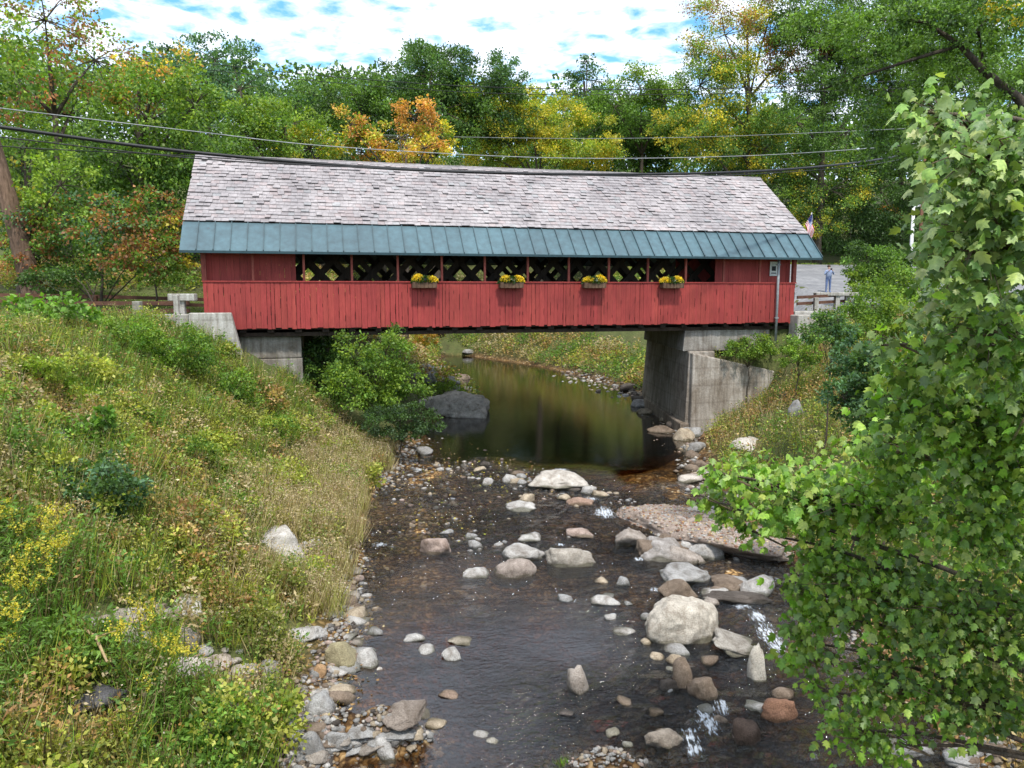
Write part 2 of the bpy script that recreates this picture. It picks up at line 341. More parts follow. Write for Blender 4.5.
# water sheet
wx = axis((-14,-8,.5), (-8,11,.11), (11,16,.5)); wy = axis((6,9,.4), (9,27,.11), (27,74,.6))
FOAM = [(398,458,12,7),(418,470,10,5),(604,513,20,11),(590,500,14,6),(630,520,10,6),(772,640,18,22),(758,618,14,10),(742,608,14,7),(707,722,18,18),(690,738,12,9),(722,708,10,8),(752,575,0,0),(560,545,10,3),(655,590,9,4),(800,655,12,8),(640,560,10,4),(380,545,12,4),(560,470,16,4),(695,752,16,8)]
fw = [(*water_hit(x, y), rx, ry) for x, y, rx, ry in FOAM if rx]
def wz(X, Y):
    rif = np.clip(.25 + .9*sstep(25.2, 24, Y)*sstep(18.3, 19.5, Y) + .7*sstep(13.2, 12, Y)*sstep(-1, 2.5, X) + .6*sstep(1.5, 3.5, X)*sstep(24, 22, Y), 0, 1.2)*sstep(27, 24.5, Y)
    w = (fbm2(X*1.8, Y*2.6, 3, 21)-.5)*.085 + (fbm2(X*3.6, Y*5.0, 2, 31)-.5)*.055
    z = zw(Y) + w*rif
    for fx, fy, rx, ry in fw:
        z = z + .05*np.exp(-(((X-fx)/(rx*.025))**2 + ((Y-fy)/(ry*.06))**2))*(fbm2(X*9, Y*9, 2, 41))
    return z
me, V = grid(wx, wy, wz)
fo = np.zeros(len(V)); sh = np.zeros(len(V))
for fx, fy, rx, ry in fw:
    sc = math.hypot(fx, fy, 6)/F
    fo = np.maximum(fo, np.exp(-(((V[:,0]-fx)/(rx*sc))**2 + ((V[:,1]-fy)/(ry*sc*2.2))**2)))
a = me.attributes.new('foam', 'FLOAT', 'POINT'); a.data.foreach_set('value', fo.astype(np.float32))
yb = 25.6 - .42*V[:,0] + 3.2*(fbm2(V[:,0]*.6, V[:,1]*.25, 3, 71)-.5)
rough_a = np.clip(.07 + .9*sstep(yb+1.6, yb-1.8, V[:,1])*sstep(14.2, 17.0, V[:,1]) + .8*sstep(13.6, 12, V[:,1])*sstep(-1, 2.5, V[:,0]) + .7*sstep(1.5, 3.5, V[:,0])*sstep(24, 22, V[:,1]), 0, 1)*sstep(yb+2.4, yb-.8, V[:,1]) + .007
rough_a = (rough_a-.007)*(1-.6*np.exp(-(((V[:,0]+.9)/2.2)**2 + ((V[:,1]-17.2)/2.6)**2)))*(.35+1.1*fbm2(V[:,0]*.7, V[:,1]*.55, 3, 51)) + .007
a = me.attributes.new('chop', 'FLOAT', 'POINT'); a.data.foreach_set('value', rough_a.astype(np.float32))
dep_ = np.clip(zw(V[:,1]) - hgt(V[:,0], V[:,1]), .02, 2)
a = me.attributes.new('depth', 'FLOAT', 'POINT'); a.data.foreach_set('value', dep_.astype(np.float32))
m, nt = mat_new('water'); tc = N(nt, 'ShaderNodeTexCoord').outputs['Object']
chop = N(nt, 'ShaderNodeAttribute', attribute_name='chop').outputs['Fac']
nn = noise(nt, tc, 3.2, 4, .6, .8, (1.0, 1.9, 1)); nb = noise(nt, tc, 10, 4, .65, .4, (1, 1.7, 1))
ad = N(nt, 'ShaderNodeMath', operation='MULTIPLY_ADD'); L(nt, nb, ad.inputs[0]); ad.inputs[1].default_value = .6; L(nt, nn, ad.inputs[2])
ml = N(nt, 'ShaderNodeMath', operation='MULTIPLY'); L(nt, ad.outputs[0], ml.inputs[0]); L(nt, chop, ml.inputs[1])
bp = N(nt, 'ShaderNodeBump'); bp.inputs['Strength'].default_value = 1.0; bp.inputs['Distance'].default_value = .30; L(nt, ml.outputs[0], bp.inputs['Height'])
fr = N(nt, 'ShaderNodeFresnel'); fr.inputs[0].default_value = 1.42; L(nt, bp.outputs[0], fr.inputs['Normal'])
fm2 = N(nt, 'ShaderNodeMath', operation='POWER', use_clamp=True); L(nt, fr.outputs[0], fm2.inputs[0]); fm2.inputs[1].default_value = .66
tr = N(nt, 'ShaderNodeBsdfTransparent'); dpt = N(nt, 'ShaderNodeAttribute', attribute_name='depth').outputs['Fac']; cmb = N(nt, 'ShaderNodeCombineXYZ')
for i_, kk in enumerate((1.7, 2.5, 4.1)):
    mm = N(nt, 'ShaderNodeMath', operation='MULTIPLY'); L(nt, dpt, mm.inputs[0]); mm.inputs[1].default_value = -kk
    ee = N(nt, 'ShaderNodeMath', operation='EXPONENT'); L(nt, mm.outputs[0], ee.inputs[0]); L(nt, ee.outputs[0], cmb.inputs[i_])
L(nt, cmb.outputs[0], tr.inputs[0])
gl = N(nt, 'ShaderNodeBsdfGlossy'); gl.inputs['Roughness'].default_value = .015; L(nt, bp.outputs[0], gl.inputs['Normal'])
ms = N(nt, 'ShaderNodeMixShader'); L(nt, fm2.outputs[0], ms.inputs[0]); L(nt, tr.outputs[0], ms.inputs[1]); L(nt, gl.outputs[0], ms.inputs[2])
fa = N(nt, 'ShaderNodeAttribute', attribute_name='foam').outputs['Fac']
fn = noise(nt, tc, 9, 6, .75, .8, (2.6, .6, 1))
fm = N(nt, 'ShaderNodeMath', operation='MULTIPLY_ADD'); L(nt, fa, fm.inputs[0]); fm.inputs[1].default_value = .5; L(nt, fn, fm.inputs[2])
fmask = ramp(nt, fm.outputs[0], [(.90, (0,0,0)), (1.12, (.75,.75,.75))])
df = N(nt, 'ShaderNodeBsdfPrincipled'); df.inputs['Base Color'].default_value = (.6,.64,.68,1); df.inputs['Roughness'].default_value = .4
ms2 = N(nt, 'ShaderNodeMixShader'); L(nt, fmask, ms2.inputs[0]); L(nt, ms.outputs[0], ms2.inputs[1]); L(nt, df.outputs[0], ms2.inputs[2])
o = N(nt, 'ShaderNodeOutputMaterial'); L(nt, ms2.outputs[0], o.inputs[0])
tag(link('water', me, m, None, True), 'shallow brown stream with small riffles', kind='structure')

# roads: approach road on the left, approach and gravel lot on the right
def sheet(name, ss, ts, dz, mat, label):
    S, T = np.meshgrid(ss, ts); X = BX + S*CA - T*SA; Y = BY + S*SA + T*CA
    Z = hgt(X, Y) + dz; nx, ny = len(ss), len(ts)
    V = np.stack([X.ravel(), Y.ravel(), Z.ravel()], 1); i = np.arange(nx*ny).reshape(ny, nx)
    q = np.stack([i[:-1,:-1], i[:-1,1:], i[1:,1:], i[1:,:-1]], -1).reshape(-1, 4)
    return tag(link(name, npmesh(name, V, q.ravel(), np.arange(len(q))*4), mat, None, True), label, kind='structure')
ASPH = simple('worn_asphalt', (.10,.10,.105), (.16,.16,.16), 2, .9, tint=False, bstr=.3)
GRAV = simple('pale_gravel_lot', (.17,.17,.18), (.26,.26,.26), .8, .9, tint=False, bstr=.4)
sheet('road', np.arange(-60, .01, .5), np.arange(1.8, 7.6, .29), .03, ASPH, 'asphalt road running into the covered bridge')
sheet('road', np.arange(24.6, 90, .5), np.arange(1.8, 7.6, .29), .03, ASPH, 'asphalt road leaving the far end of the covered bridge')
sheet('parking_lot', np.arange(32, 75, .5), np.arange(8.2, 33, .4), .034, GRAV, 'pale gravel lot beyond the bridge')

# ------------------------------------------------------------------ covered bridge
Z0 = 5.611; BL = 24.4
br = empty('covered_bridge', (BX, BY, Z0), 'red covered wooden bridge with pale slate roof and teal metal eave over the stream', 'bridge', rz=A)
mb = MB(); x = 0.0
R = random.Random(3)
while x < BL:
    w = R.uniform(.12, .24); w = min(w, BL-x)
    if w < .05: break
    g0 = R.choice([.003, .004, .006, .009, .014]); j = R.uniform(-.005, .009); c = R.uniform(.92, 1.06); zt = 1.71; zb = R.uniform(-.035, .03)
    a0 = x + g0*R.uniform(0, 1); a1 = x + w - g0*R.uniform(.2, 1); b0 = x + g0*R.uniform(0, 1); b1 = x + w - g0*R.uniform(.2, 1)
    mb.hexa([(a0, j, zb), (a1, j, zb), (a1, .03+j, zb), (a0, .03+j, zb), (b0, j, zt), (b1, j, zt), (b1, .03+j, zt), (b0, .03+j, zt)], (c, c*R.uniform(.9, 1.05), c))
    for _k in range(R.choice([0, 1, 1, 2])):   # dark strip on the boards, painting the shade of an open crack
        zz = R.uniform(.05, 1.35); l = R.uniform(.1, .38); xx = x + w - .01
        mb.box(xx-.008, xx+.006, -.012, .0, zz, zz+l, (.12, .1, .1))
    x += w
mb.build('siding', REDW, br)
mb = MB(); mb.box(-.02, BL+.02, -.035, .07, 1.71, 1.755, (1.15,1.1,1.1)); mb.box(0, BL, .035, .12, 1.5, 1.70, (.4,.4,.4)); mb.box(0, BL, .035, .12, .1, .3, (.4,.4,.4))
mb.build('sill_rail', REDW, br)
def s_at(px, t=0):   # bridge coordinate s seen at a picture column
    u = (px-512)/F*1.0
    # X = u*dist ; iterate using the camera's forward depth at siding height
    lo, hi = -3, 28
    for _ in range(40):
        mid = (lo+hi)/2; p = bw(mid, t, 7.6); dep = p.y*cp - (p.z-CAMZ)*sp_
        if p.x/dep < u: lo = mid
        else: hi = mid
    return lo
for px in (253, 304, 352, 398, 442, 485, 528, 569, 609, 648, 686, 724, 760):
    mb = MB(); s = s_at(px); mb.box(s-.04, s+.04, .0, .09, 1.757, 3.06); mb.build('post', REDP, br)
for s in (.06, BL-.07):
    mb = MB(); mb.box(s-.08, s+.08, .0, .16, 1.757, 3.08, (.8,.8,.8)); mb.build('corner_post', REDP, br)
def boards(x0, x1, y, z0, z1, name, mat=REDW, c0=1.0):
    mb = MB(); x = x0
    while x < x1-.02:
        w = min(R.uniform(.16, .28), x1-x); c = R.uniform(.85, 1.05)*c0; jj = R.uniform(0, .012)
        mb.box(x+.003, x+w-.003, y+jj, y+.03+jj, z0, z1, (c, c, c)); x += w
    return mb.build(name, mat, br)
boards(.1, s_at(296, .3), .3, 1.4, 3.2, 'side_panel')
boards(s_at(715, .3), BL-.1, .3, 1.4, 3.2, 'side_panel')
boards(s_at(676, 2.2), s_at(730, 2.2), 2.25, 1.0, 3.6, 'inner_panel')
# floor and stringers
mb = MB()
mb.box(0, BL, .1, 8.9, -.05, .09)
for k in range(25):
    s = .3 + k*(BL-.6)/24; mb.box(s-.12, s+.12, .11, 8.7, -.16, -.052, (.6,.6,.6))
for t in (.4, 1.9, 4.4, 6.9, 8.6): mb.box(.1, BL-.1, t-.14, t+.14, -.17-.13, -.162)
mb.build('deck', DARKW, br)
# town lattice trusses
def lattice(t, name):
    mb = MB(); zl, zh = .0, 4.15; H = zh-zl; sl = 1.05; sp = 1.02
    for dirn, off in ((1, 0), (-1, .055)):
        k = -H/sl
        while k < BL:
            a0, a1 = (k, k+H/sl) if dirn > 0 else (k+H/sl, k)
            za, zb = zl, zh; p0, p1 = a0, a1
            # clip to 0..BL
            def clipx(p, q, zp, zq, lim, side):
                return p, zp
            ok = True
            pts = [(a0, zl), (a1, zh)]
            (xa, z_a), (xb, z_b) = pts
            if min(xa, xb) < 0:
                if xa < 0: z_a = z_a + (0-xa)/(xb-xa)*(z_b-z_a); xa = 0
                elif xb < 0: z_b = z_a + (0-xa)/(xb-xa)*(z_b-z_a); xb = 0
            if max(xa, xb) > BL:
                if xb > BL: z_b = z_a + (BL-xa)/(xb-xa)*(z_b-z_a); xb = BL
                elif xa > BL: z_a = z_a + (BL-xa)/(xb-xa)*(z_b-z_a); xa = BL
            if abs(xa-xb) > .2:
                w = .165
                mb.hexa([(xa-w, t+off, z_a), (xa+w, t+off, z_a), (xa+w, t+off+.05, z_a), (xa-w, t+off+.05, z_a), (xb-w, t+off, z_b), (xb+w, t+off, z_b), (xb+w, t+off+.05, z_b), (xb-w, t+off+.05, z_b)], (R.uniform(.7, 1.2),)*3)
            k += sp
    for z in (.15, .75, 3.75, 3.3):
        mb.box(-.1, BL+.1, t-.07, t-.004, z, z+.25); mb.box(-.1, BL+.1, t+.109, t+.17, z, z+.25)
    return mb.build(name, DARKW, br)
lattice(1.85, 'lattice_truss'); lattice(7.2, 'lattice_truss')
# far side low boarding
boards(.1, BL-.1, 8.6, 0, 1.05, 'far_siding')
# roof: slates on boards
E0, E1 = -.64, BL+.9
rz = lambda t: (9.504-Z0) + (t-.545)*(12.47-9.504)/(4.57-.545)
def slope(name, t0, t1, flip):
    mb = MB(); n = 20; ln = math.hypot(4.025, 2.966); ct, cz = 4.025/ln, 2.966/ln; ex = ln/n
    sgn = -1 if flip else 1; tc0 = .545 if not flip else 8.595
    for r in range(n):
        x = E0 - (R.random()*.3); sag = 0
        while x < E1:
            w = R.uniform(.20, .32); xa, xb = max(x, E0), min(x+w-.006, E1)
            if xb-xa > .03:
                u0 = r*ex - R.uniform(0, .02)*(R.random() < .5) ; u1 = (r+1)*ex + .08; th = R.uniform(.014, .026) + (.016 if R.random() < .16 else 0)
                
                P = lambda xx, u, h: (xx, tc0 + sgn*(u*ct - h*cz), rz(.545)+u*cz + h*ct - .05*math.sin(math.pi*(xx-E0)/(E1-E0))*(u/ln))
                q = R.random(); c = R.uniform(.95, 1.04)
                col = (c, c*.985, c) if q < .72 else ((c*1.03, c*.95, c*.95) if q < .88 else (c*.93, c*.98, c*1.0) if q < .95 else (c*.82, c*.8, c*.82))
                hb = .012 if R.random() > .2 else R.uniform(.03, .05)
                mb.hexa([P(xa, u0, .02+hb), P(xb, u0, .02+hb), P(xb, u1, .004), P(xa, u1, .004), P(xa, u0, .02+hb+th), P(xb, u0, .02+hb+th), P(xb, u1, .004+th), P(xa, u1, .004+th)], col)
            x += w
    return mb.build(name, SLATE, br)
slope('slate_roof', .545, 4.57, False); slope('slate_roof', 4.57, 8.6, True)
mb = MB()
for sgn, tc0 in ((1, .545), (-1, 8.595)):
    for k in range(12):   # roof deck boards under the slates, in lengths
        xa = E0+.05+k*(E1-E0-.1)/12; xb = E0+.05+(k+1)*(E1-E0-.1)/12
        sg = lambda xx: -.05*math.sin(math.pi*(xx-E0)/(E1-E0))
        mb.hexa([(xa, tc0, rz(.545)-.05), (xb, tc0, rz(.545)-.05), (xb, 4.57, rz(4.57)-.05+sg(xb)), (xa, 4.57, rz(4.57)-.05+sg(xa)),
                 (xa, tc0, rz(.545)), (xb, tc0, rz(.545)), (xb, 4.57, rz(4.57)+sg(xb)), (xa, 4.57, rz(4.57)+sg(xa))], (.7,.7,.7))
mb.build('roof_boards', DARKW, br)
mb = MB()
for k in range(22):
    xa = E0 + k*(E1-E0)/22; xb = E0 + (k+1)*(E1-E0)/22 - .004
    sg = lambda xx: -.05*math.sin(math.pi*(xx-E0)/(E1-E0))
    za, zb = rz(4.57)+.05+sg(xa), rz(4.57)+.05+sg(xb)
    for q in (-1, 1):
        mb.hexa([(xa, 4.57, za), (xb, 4.57, zb), (xb, 4.57+q*.16, zb-.12), (xa, 4.57+q*.16, za-.12), (xa, 4.57, za+.03), (xb, 4.57, zb+.03), (xb, 4.57+q*.16, zb-.09), (xa, 4.57+q*.16, za-.09)], (.8,.8,.82))
mb.build('ridge_cap', SLATE, br)
# teal standing seam eave
def eave(tin, tout, name):
    mb = MB(); n = 46; zt, zb = 9.504-Z0, 8.42-Z0; W = (E1-E0)/n
    for k in range(n):
        xa, xb = E0+k*W, E0+(k+1)*W; c = R.uniform(.94, 1.05)
        mb.hexa([(xa, tout, zb-.012), (xb-.003, tout, zb-.012), (xb-.003, tin, zt-.012), (xa, tin, zt-.012), (xa, tout, zb), (xb-.003, tout, zb), (xb-.003, tin, zt), (xa, tin, zt)], (c, c, c))
        dn = 1 if tout < tin else -1
        mb.hexa([(xb-.03, tout, zb+.002), (xb+.0, tout, zb+.002), (xb+.0, tin, zt+.002), (xb-.03, tin, zt+.002), (xb-.03, tout-.03*dn, zb+.045), (xb+.0, tout-.03*dn, zb+.045), (xb+.0, tin-.03*dn, zt+.045), (xb-.03, tin-.03*dn, zt+.045)], (.62,.62,.62))
    mb.box(E0, E1, min(tout, tout+.02), max(tout, tout+.02), zb-.09, zb-.016, (.4,.5,.5))
    return mb.build(name, TEAL, br)
eave(.56, -.543, 'metal_eave'); eave(8.58, 9.68, 'metal_eave')
mb = MB()   # rafters and soffit boards under the eave
for k in range(34):
    s = .1 + k*(BL-.2)/33
    mb.hexa([(s-.04, -.45, 2.74), (s+.04, -.45, 2.74), (s+.04, 1.7, 4.2), (s-.04, 1.7, 4.2), (s-.04, -.45, 2.86), (s+.04, -.45, 2.86), (s+.04, 1.7, 4.4), (s-.04, 1.7, 4.4)])
mb.box(0, BL, .1, .22, 2.98, 3.16)
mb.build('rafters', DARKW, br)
for s in (.25, BL-.25):
    mb = MB(); n = 26
    for k in range(n):
        ta, tb = .3+k*8.5/n, .3+(k+1)*8.5/n-.01; tm = (ta+tb)/2; tq = tm if tm < 4.57 else 9.14-tm; zt = min(rz(tq)-.07, 2.81+(tq+.45)*.985-.06); zb = 3.3
        if zt > zb: mb.box(s-.02, s+.02, ta, tb, zb, zt, (R.uniform(.85, 1.05),)*3)
    mb.box(s-.025, s+.025, .3, 1.9, 0.1, 3.29); mb.box(s-.025, s+.025, 7.1, 8.7, .1, 3.29)
    mb.build('gable', REDW, br)

# flower boxes
PUR = (.06,.03,.10)
def quads(P, D, U, ln, wd, fold=.12):
    """rhombic leaves: base points P, direction D, side U"""
    Nn = np.cross(D, U); 
    b = P; t = P + D*ln[:,None]; m = P + D*(ln*.45)[:,None]
    l = m + U*(wd*.5)[:,None] + Nn*(wd*fold)[:,None]; r = m - U*(wd*.5)[:,None] + Nn*(wd*fold)[:,None]
    t = t - Nn*(wd*fold)[:,None]
    return np.stack([b, r, t, l], 1)
def unit(v): return v/np.maximum(np.linalg.norm(v, axis=-1, keepdims=True), 1e-9)
def leafset(P, D, ln, wd, col, rg, fold=.12):
    U = unit(np.cross(D, rg.normal(size=P.shape))); return quads(P, D, U, ln, wd, fold), col
def build_quads(name, Q, C, mat, parent=None):
    n = len(Q); V = Q.reshape(-1, 3)
    if parent is not None: V = V - np.array(parent.matrix_basis.translation)
    me = npmesh(name, V, np.arange(n*4), np.arange(n)*4, None, C)
    return link(name, me, mat, parent)
def palette(pal, n, rg, jit=.12):
    pal = np.array(pal, float); c = pal[rg.integers(0, len(pal), n)]
    return np.clip(c*(1 + rg.normal(size=(n, 1))*jit)*(1+rg.normal(size=(n, 3))*.05), .005, 1)
flabels = ['wooden flower box with yellow blooms and dark purple centre, leftmost on the bridge rail', 'flower box of yellow mums with a small white tuft, second from left on the rail',
           'flower box of yellow mums below the pale diamonds, third from left on the rail', 'rightmost flower box of yellow mums on the red bridge rail']
for i, px in enumerate((424, 511, 594, 672)):
    s = s_at(px, -.2); p = bw(s, -.21, Z0+1.5)
    fb = empty('flower_box', p, flabels[i], 'flower box', 'flower boxes along the bridge rail', rz=A)
    mb = MB(); mb.box(-.47, .47, -.17, -.145, 0, .22); mb.box(-.47, .47, .145, .17, 0, .22); mb.box(-.47, -.44, -.144, .144, 0, .22); mb.box(.44, .47, -.144, .144, 0, .22); mb.box(-.439, .439, -.144, .144, 0, .17, (.3,.3,.3))
    for k in range(7): mb.box(-.47+k*.15, -.44+k*.15, -.182, -.172, 0, .22, (.7,.7,.7))
    mb.build('planter', simple('weathered_box_%d' % i, (.09,.05,.03), (.18,.11,.07), 4, .85), fb)
    g = np.random.default_rng(50+i)
    def mound(cx, n, rx, rzz, pal, sz, zo=.26):
        v = unit(g.normal(size=(n, 3))); v[:,2] = np.abs(v[:,2]); Pp = v*np.array([rx, .17, rzz])*g.uniform(.8, 1.05, (n, 1)) + np.array([cx, -.02, zo])
        return leafset(Pp, unit(v+g.normal(size=(n, 3))*.6), np.full(n, sz)*g.uniform(.7, 1.3, n), np.full(n, sz*.8), palette(pal, n, g), g)
    def bq(name, Q, C, mat):
        n = len(Q); link(name, npmesh(name, Q.reshape(-1, 3), np.arange(n*4), np.arange(n)*4, None, C), mat, fb)
    off = g.uniform(-.05, .05)
    Q, C = mound(0, 1000, .50, .23, [(.03,.07,.015), (.05,.11,.03)], .07, .2); bq('foliage', Q, C, LEAF)
    for cx, k in ((-.25+off, 1), (.25+off*.5, 1.05)):
        Q, C = mound(cx, 900, .25*k, .23*g.uniform(.85, 1.2), [(.85,.62,.03), (.75,.5,.02), (.8,.66,.12)], .045, .24); bq('blooms', Q, C, PETAL)
    Q, C = mound(.02, 260, .1, .14, [PUR, (.1,.06,.16)] if i == 0 else [(.6,.62,.55), (.7,.7,.7), (.1,.2,.06)], .05, .26); bq('centre_tuft', Q, C, PETAL)
    for bx_ in (-.3, .26):
        mb = MB(); mb.box(bx_, bx_+.04, .172, .24, .0, .16, (.4,.4,.4)); mb.build('bracket', DARKW, fb)

# drain pipe, notice, flag
s = s_at(778, -.12)
dp = empty('drain_pipe', bw(s, -.14, 4.9), 'pale vertical drain pipe standing against the right end of the bridge', 'pipe')
mb = MB(); mb.tube([(0,0,-.3), (0,0,2.2), (0,.0,3.55)], .055, 10); mb.build('pipe', GALV, dp, True)
for z in (.9, 3.2):
    mb = MB(); mb.box(-.07, .07, -.07, .14, z, z+.05); mb.build('bracket', GALV, dp)
s = s_at(774, .2)
ns = empty('notice_sign', bw(s, .24, 7.65), 'small white notice on the right red panel under the eave', 'sign', rz=A)
mb = MB(); mb.box(-.19, .19, 0, .02, 0, .62); mb.build('board', WHITEP, ns, bevel=.004)
mb = MB(); mb.box(-.10, .10, -.008, -.002, .22, .42, (.5,.5,.5)); mb.box(-.12, .12, -.008, -.002, .1, .14, (.5,.5,.5)); mb.build('print', BLACK, ns)
# flag on the far right gable
fl = empty('flag', bw(25.1, .95, 9.25), 'small striped national flag hanging at the right gable', 'flag', rz=A)
mb = MB(); mb.tube([(-.95,0,-.35), (.3,0,-.45), (.42,0,-.2), (.62,0,1.25)], .02, 6); mb.build('pole', WHITEP, fl, True)
def flagpart(name, u0, u1, v0, v1, col, dz=0):
    mb = MB(); n = 8
    for i in range(n):
        a0, a1 = u0+(u1-u0)*i/n, u0+(u1-u0)*(i+1)/n
        f = lambda u, v: (.6 - .30*v - .0*u + .05*math.sin(u*9) + u*.12, -.05+.06*math.sin(u*7+v*2)-dz, 1.2 - v*.5 - u*.9)
        p = [f(a0, v0), f(a1, v0), f(a1, v1), f(a0, v1)]
        mb.hexa([*p, *[(x, y-.004, z) for x, y, z in p]], col)
    mb.build(name, FLAGM, fl)
FLAGM = simple('flag_cloth', (.95,.95,.95), (1,1,1), 3, .8)
for k in range(13): flagpart('stripe', 0, 1.15, k/13, (k+1)/13, (.6,.03,.05) if k % 2 == 0 else (.8,.8,.8))
flagpart('canton', 0, .5, 0, 7/13, (.03,.05,.22), -.008)
mb = MB(); ff = lambda u, v: (.6 - .30*v + .05*math.sin(u*9) + u*.12, -.05+.06*math.sin(u*7+v*2)-.008, 1.2 - v*.5 - u*.9)
for i in range(5):
    p = [ff(i*.1, 0), ff(i*.1+.1, 0), ff(i*.1+.1, 7/13), ff(i*.1, 7/13)]; mb.hexa([*p, *[(x, y-.004, z) for x, y, z in p]], (.03,.05,.22))
for r in range(9):
    for c in range(6 if r % 2 == 0 else 5):
        u = .04+(c+(.5 if r % 2 else 0))*.078; v = (r+.8)*.538/10.5
        x_, y_, z_ = (.6-.3*v+.05*math.sin(u*9)+u*.12, -.05+.06*math.sin(u*7+v*2)-.016, 1.2-v*.5-u*.9); mb.box(x_-.012, x_+.012, y_-.004, y_, z_-.014, z_+.014, (.85,.85,.85))
mb.build('canton', FLAGM, fl)

# abutments and wing walls
def in_bridge(o): o.location = (BX, BY, 0); o.rotation_euler = (0, 0, A); return o
ab = in_bridge(empty('abutment', (0,0,0), 'layered stone and concrete abutment under the left end of the bridge', 'abutment'))
mb = MB(); mb.box(-.6, 3.35, .5, 8.4, 4.45, 5.30); mb.build('bearing_cap', CONC, ab, bevel=.04)
mb = MB(); R2 = random.Random(5)
z = 4.44
for k, hh in enumerate((.95, .7, .28, .22, .3, .5, .5)):
    x = -.6
    while x < 3.2:
        w = R2.uniform(.9, 2.2) if k > 1 else 4; xb = min(x+w, 3.36 + .05*k + R2.uniform(-.02, .05)); dy = R2.uniform(-.03, .04)-.02*k
        mb.box(x+.01, xb-.01, .46+dy, 8.4, z-hh+.015, z, (R2.uniform(.75, 1.15),)*3); x += w
    z -= hh
mb.build('stone_courses', CONC, ab, bevel=.035)
ww = in_bridge(empty('wing_wall', (0,0,0), 'pale concrete wing wall at the left end of the bridge above the weeds', 'wall'))
mb = MB(); mb.hexa([(-.55,-.75,3.6),(1.55,-.75,3.6),(1.55,-.25,3.6),(-.55,-.25,3.6),(-.42,-.7,6.22),(.98,-.7,6.22),(.98,-.3,6.22),(-.42,-.3,6.22)]); mb.build('wall_panel', CONCL, ww, bevel=.03)
mb = MB(); mb.box(-1.9, -.45, -.62, -.2, 5.2, 6.18); mb.build('return_wall', CONCL, ww, bevel=.03)
ab = in_bridge(empty('abutment', (0,0,0), 'tall weathered concrete abutment under the right end of the bridge', 'abutment'))
mb = MB(); mb.hexa([(19.2,.3,4.4),(23.4,.3,4.4),(23.4,8.4,4.4),(21.0,8.4,4.4),(19.3,.3,5.42),(23.4,.3,5.42),(23.4,8.4,5.42),(21.1,8.4,5.42)]); mb.build('bearing_seat', CONC, ab, bevel=.04)
mb = MB(); mb.hexa([(19.15,-.05,0.0),(20.6,-.05,0.0),(22.4,8.3,0.0),(20.8,8.3,0.0),(19.38,.05,4.41),(20.6,.05,4.41),(22.4,8.2,4.41),(21.1,8.2,4.41)], (1.1,1.06,1.02)); mb.build('river_face', CONC, ab, bevel=.05)
mb = MB(); mb.hexa([(18.85,-.2,.2),(19.5,-.2,.2),(21.2,7.6,.2),(20.6,7.6,.2),(18.95,-.15,1.35),(19.35,-.15,1.35),(21.1,7.6,1.35),(20.7,7.6,1.35)], (.9,.82,.75)); mb.build('footing', CONC, ab, bevel=.06)
ww = in_bridge(empty('wing_wall', (0,0,0), 'broad pale concrete wing wall sloping down beside the right abutment', 'wall'))
mb = MB(); mb.hexa([(19.35,-.32,.4),(23.0,-.32,.4),(23.0,.2,.4),(19.35,.2,.4),(19.42,-.22,4.38),(23.4,-.22,3.5),(23.4,.2,3.5),(19.42,.2,4.38)], (1.28,1.24,1.2)); mb.build('wall_panel', CONC, ww, bevel=.06)
ww = in_bridge(empty('end_block', (0,0,0), 'stubby pale concrete block at the right end of the bridge', 'wall'))
mb = MB(); mb.box(24.2, 25.9, -.55, .1, 4.6, 5.95); mb.box(24.5, 26.3, .12, .55, 4.8, 6.1, (.9,)*3); mb.build('block', CONCL, ww, bevel=.04)

# ------------------------------------------------------------------ rails, posts
def rail(name, pts, label, zs, posts, pm=CONCL, beam=.14, group=None, post_label=None):
    o = empty(name, pts[0], label, 'guard rail', group)
    p0 = Vector(pts[0])
    for dz in zs:
        mb = MB()
        for a, b in zip(pts[:-1], pts[1:]):
            a, b = Vector(a)-p0, Vector(b)-p0; d = (b-a); n = Vector((-d.y, d.x, 0)).normalized()*.03
            h = Vector((0, 0, beam)); z = Vector((0, 0, dz))
            mb.hexa([a-n+z, b-n+z, b+n+z, a+n+z, a-n+z+h, b-n+z+h, b+n+z+h, a+n+z+h])
        mb.build('beam', RUST, o)
    for (q, hh, w) in posts:
        q = Vector(q)-p0; mb = MB(); mb.box(q.x-w/2, q.x+w/2, q.y-w/2-.08, q.y+w/2-.08, q.z-.6, q.z+hh); mb.build('post', pm, o, bevel=.02)
    return o
def gz(p): return float(hgt(p.x, p.y))
P = [bw(-.6, .9, 0), bw(-2.8, .9, 0), bw(-5.2, .85, 0), bw(-6.6, .85, 0)]
P = [Vector((p.x, p.y, 5.78)) for p in P]
rail('guard_rail', P, 'near brown rail on stubby pale posts left of the bridge', (.42, .70), [(at(80, 318, 26.4), .42, .26), (at(139, 315, 26.8), .48, .26), (at(178, 312, 27.1), .6, .17)])
P = [bw(k, 9.2 + .12*abs(k), 0) for k in (0, -6, -12, -22, -34)]
P = [Vector((p.x, p.y, gz(p))) for p in P]
rail('guard_rail', P, 'far dark brown rail along the left road before the trees', (.35, .62), [(tuple(p), .75, .16) for p in P], RUST, .16)
sl = empty('plank_bench', at(183, 306, 27.5), 'short pale slab resting on a post at the left bridge end', 'bench')
mb = MB(); mb.box(-.48, .48, -.16, .16, .18, .44); mb.build('slab', CONCL, sl, bevel=.03)
mb = MB(); mb.box(-.08, .08, -.08, .08, -.5, .176); mb.build('support', CONCL, sl)
P = [at(800, 305, 37), at(852, 303, 38.5)]
P = [bw(25.2, 3.2), bw(27.4, 3.4)]; P = [at(797, 300, 36.5), at(851, 297, 38)]
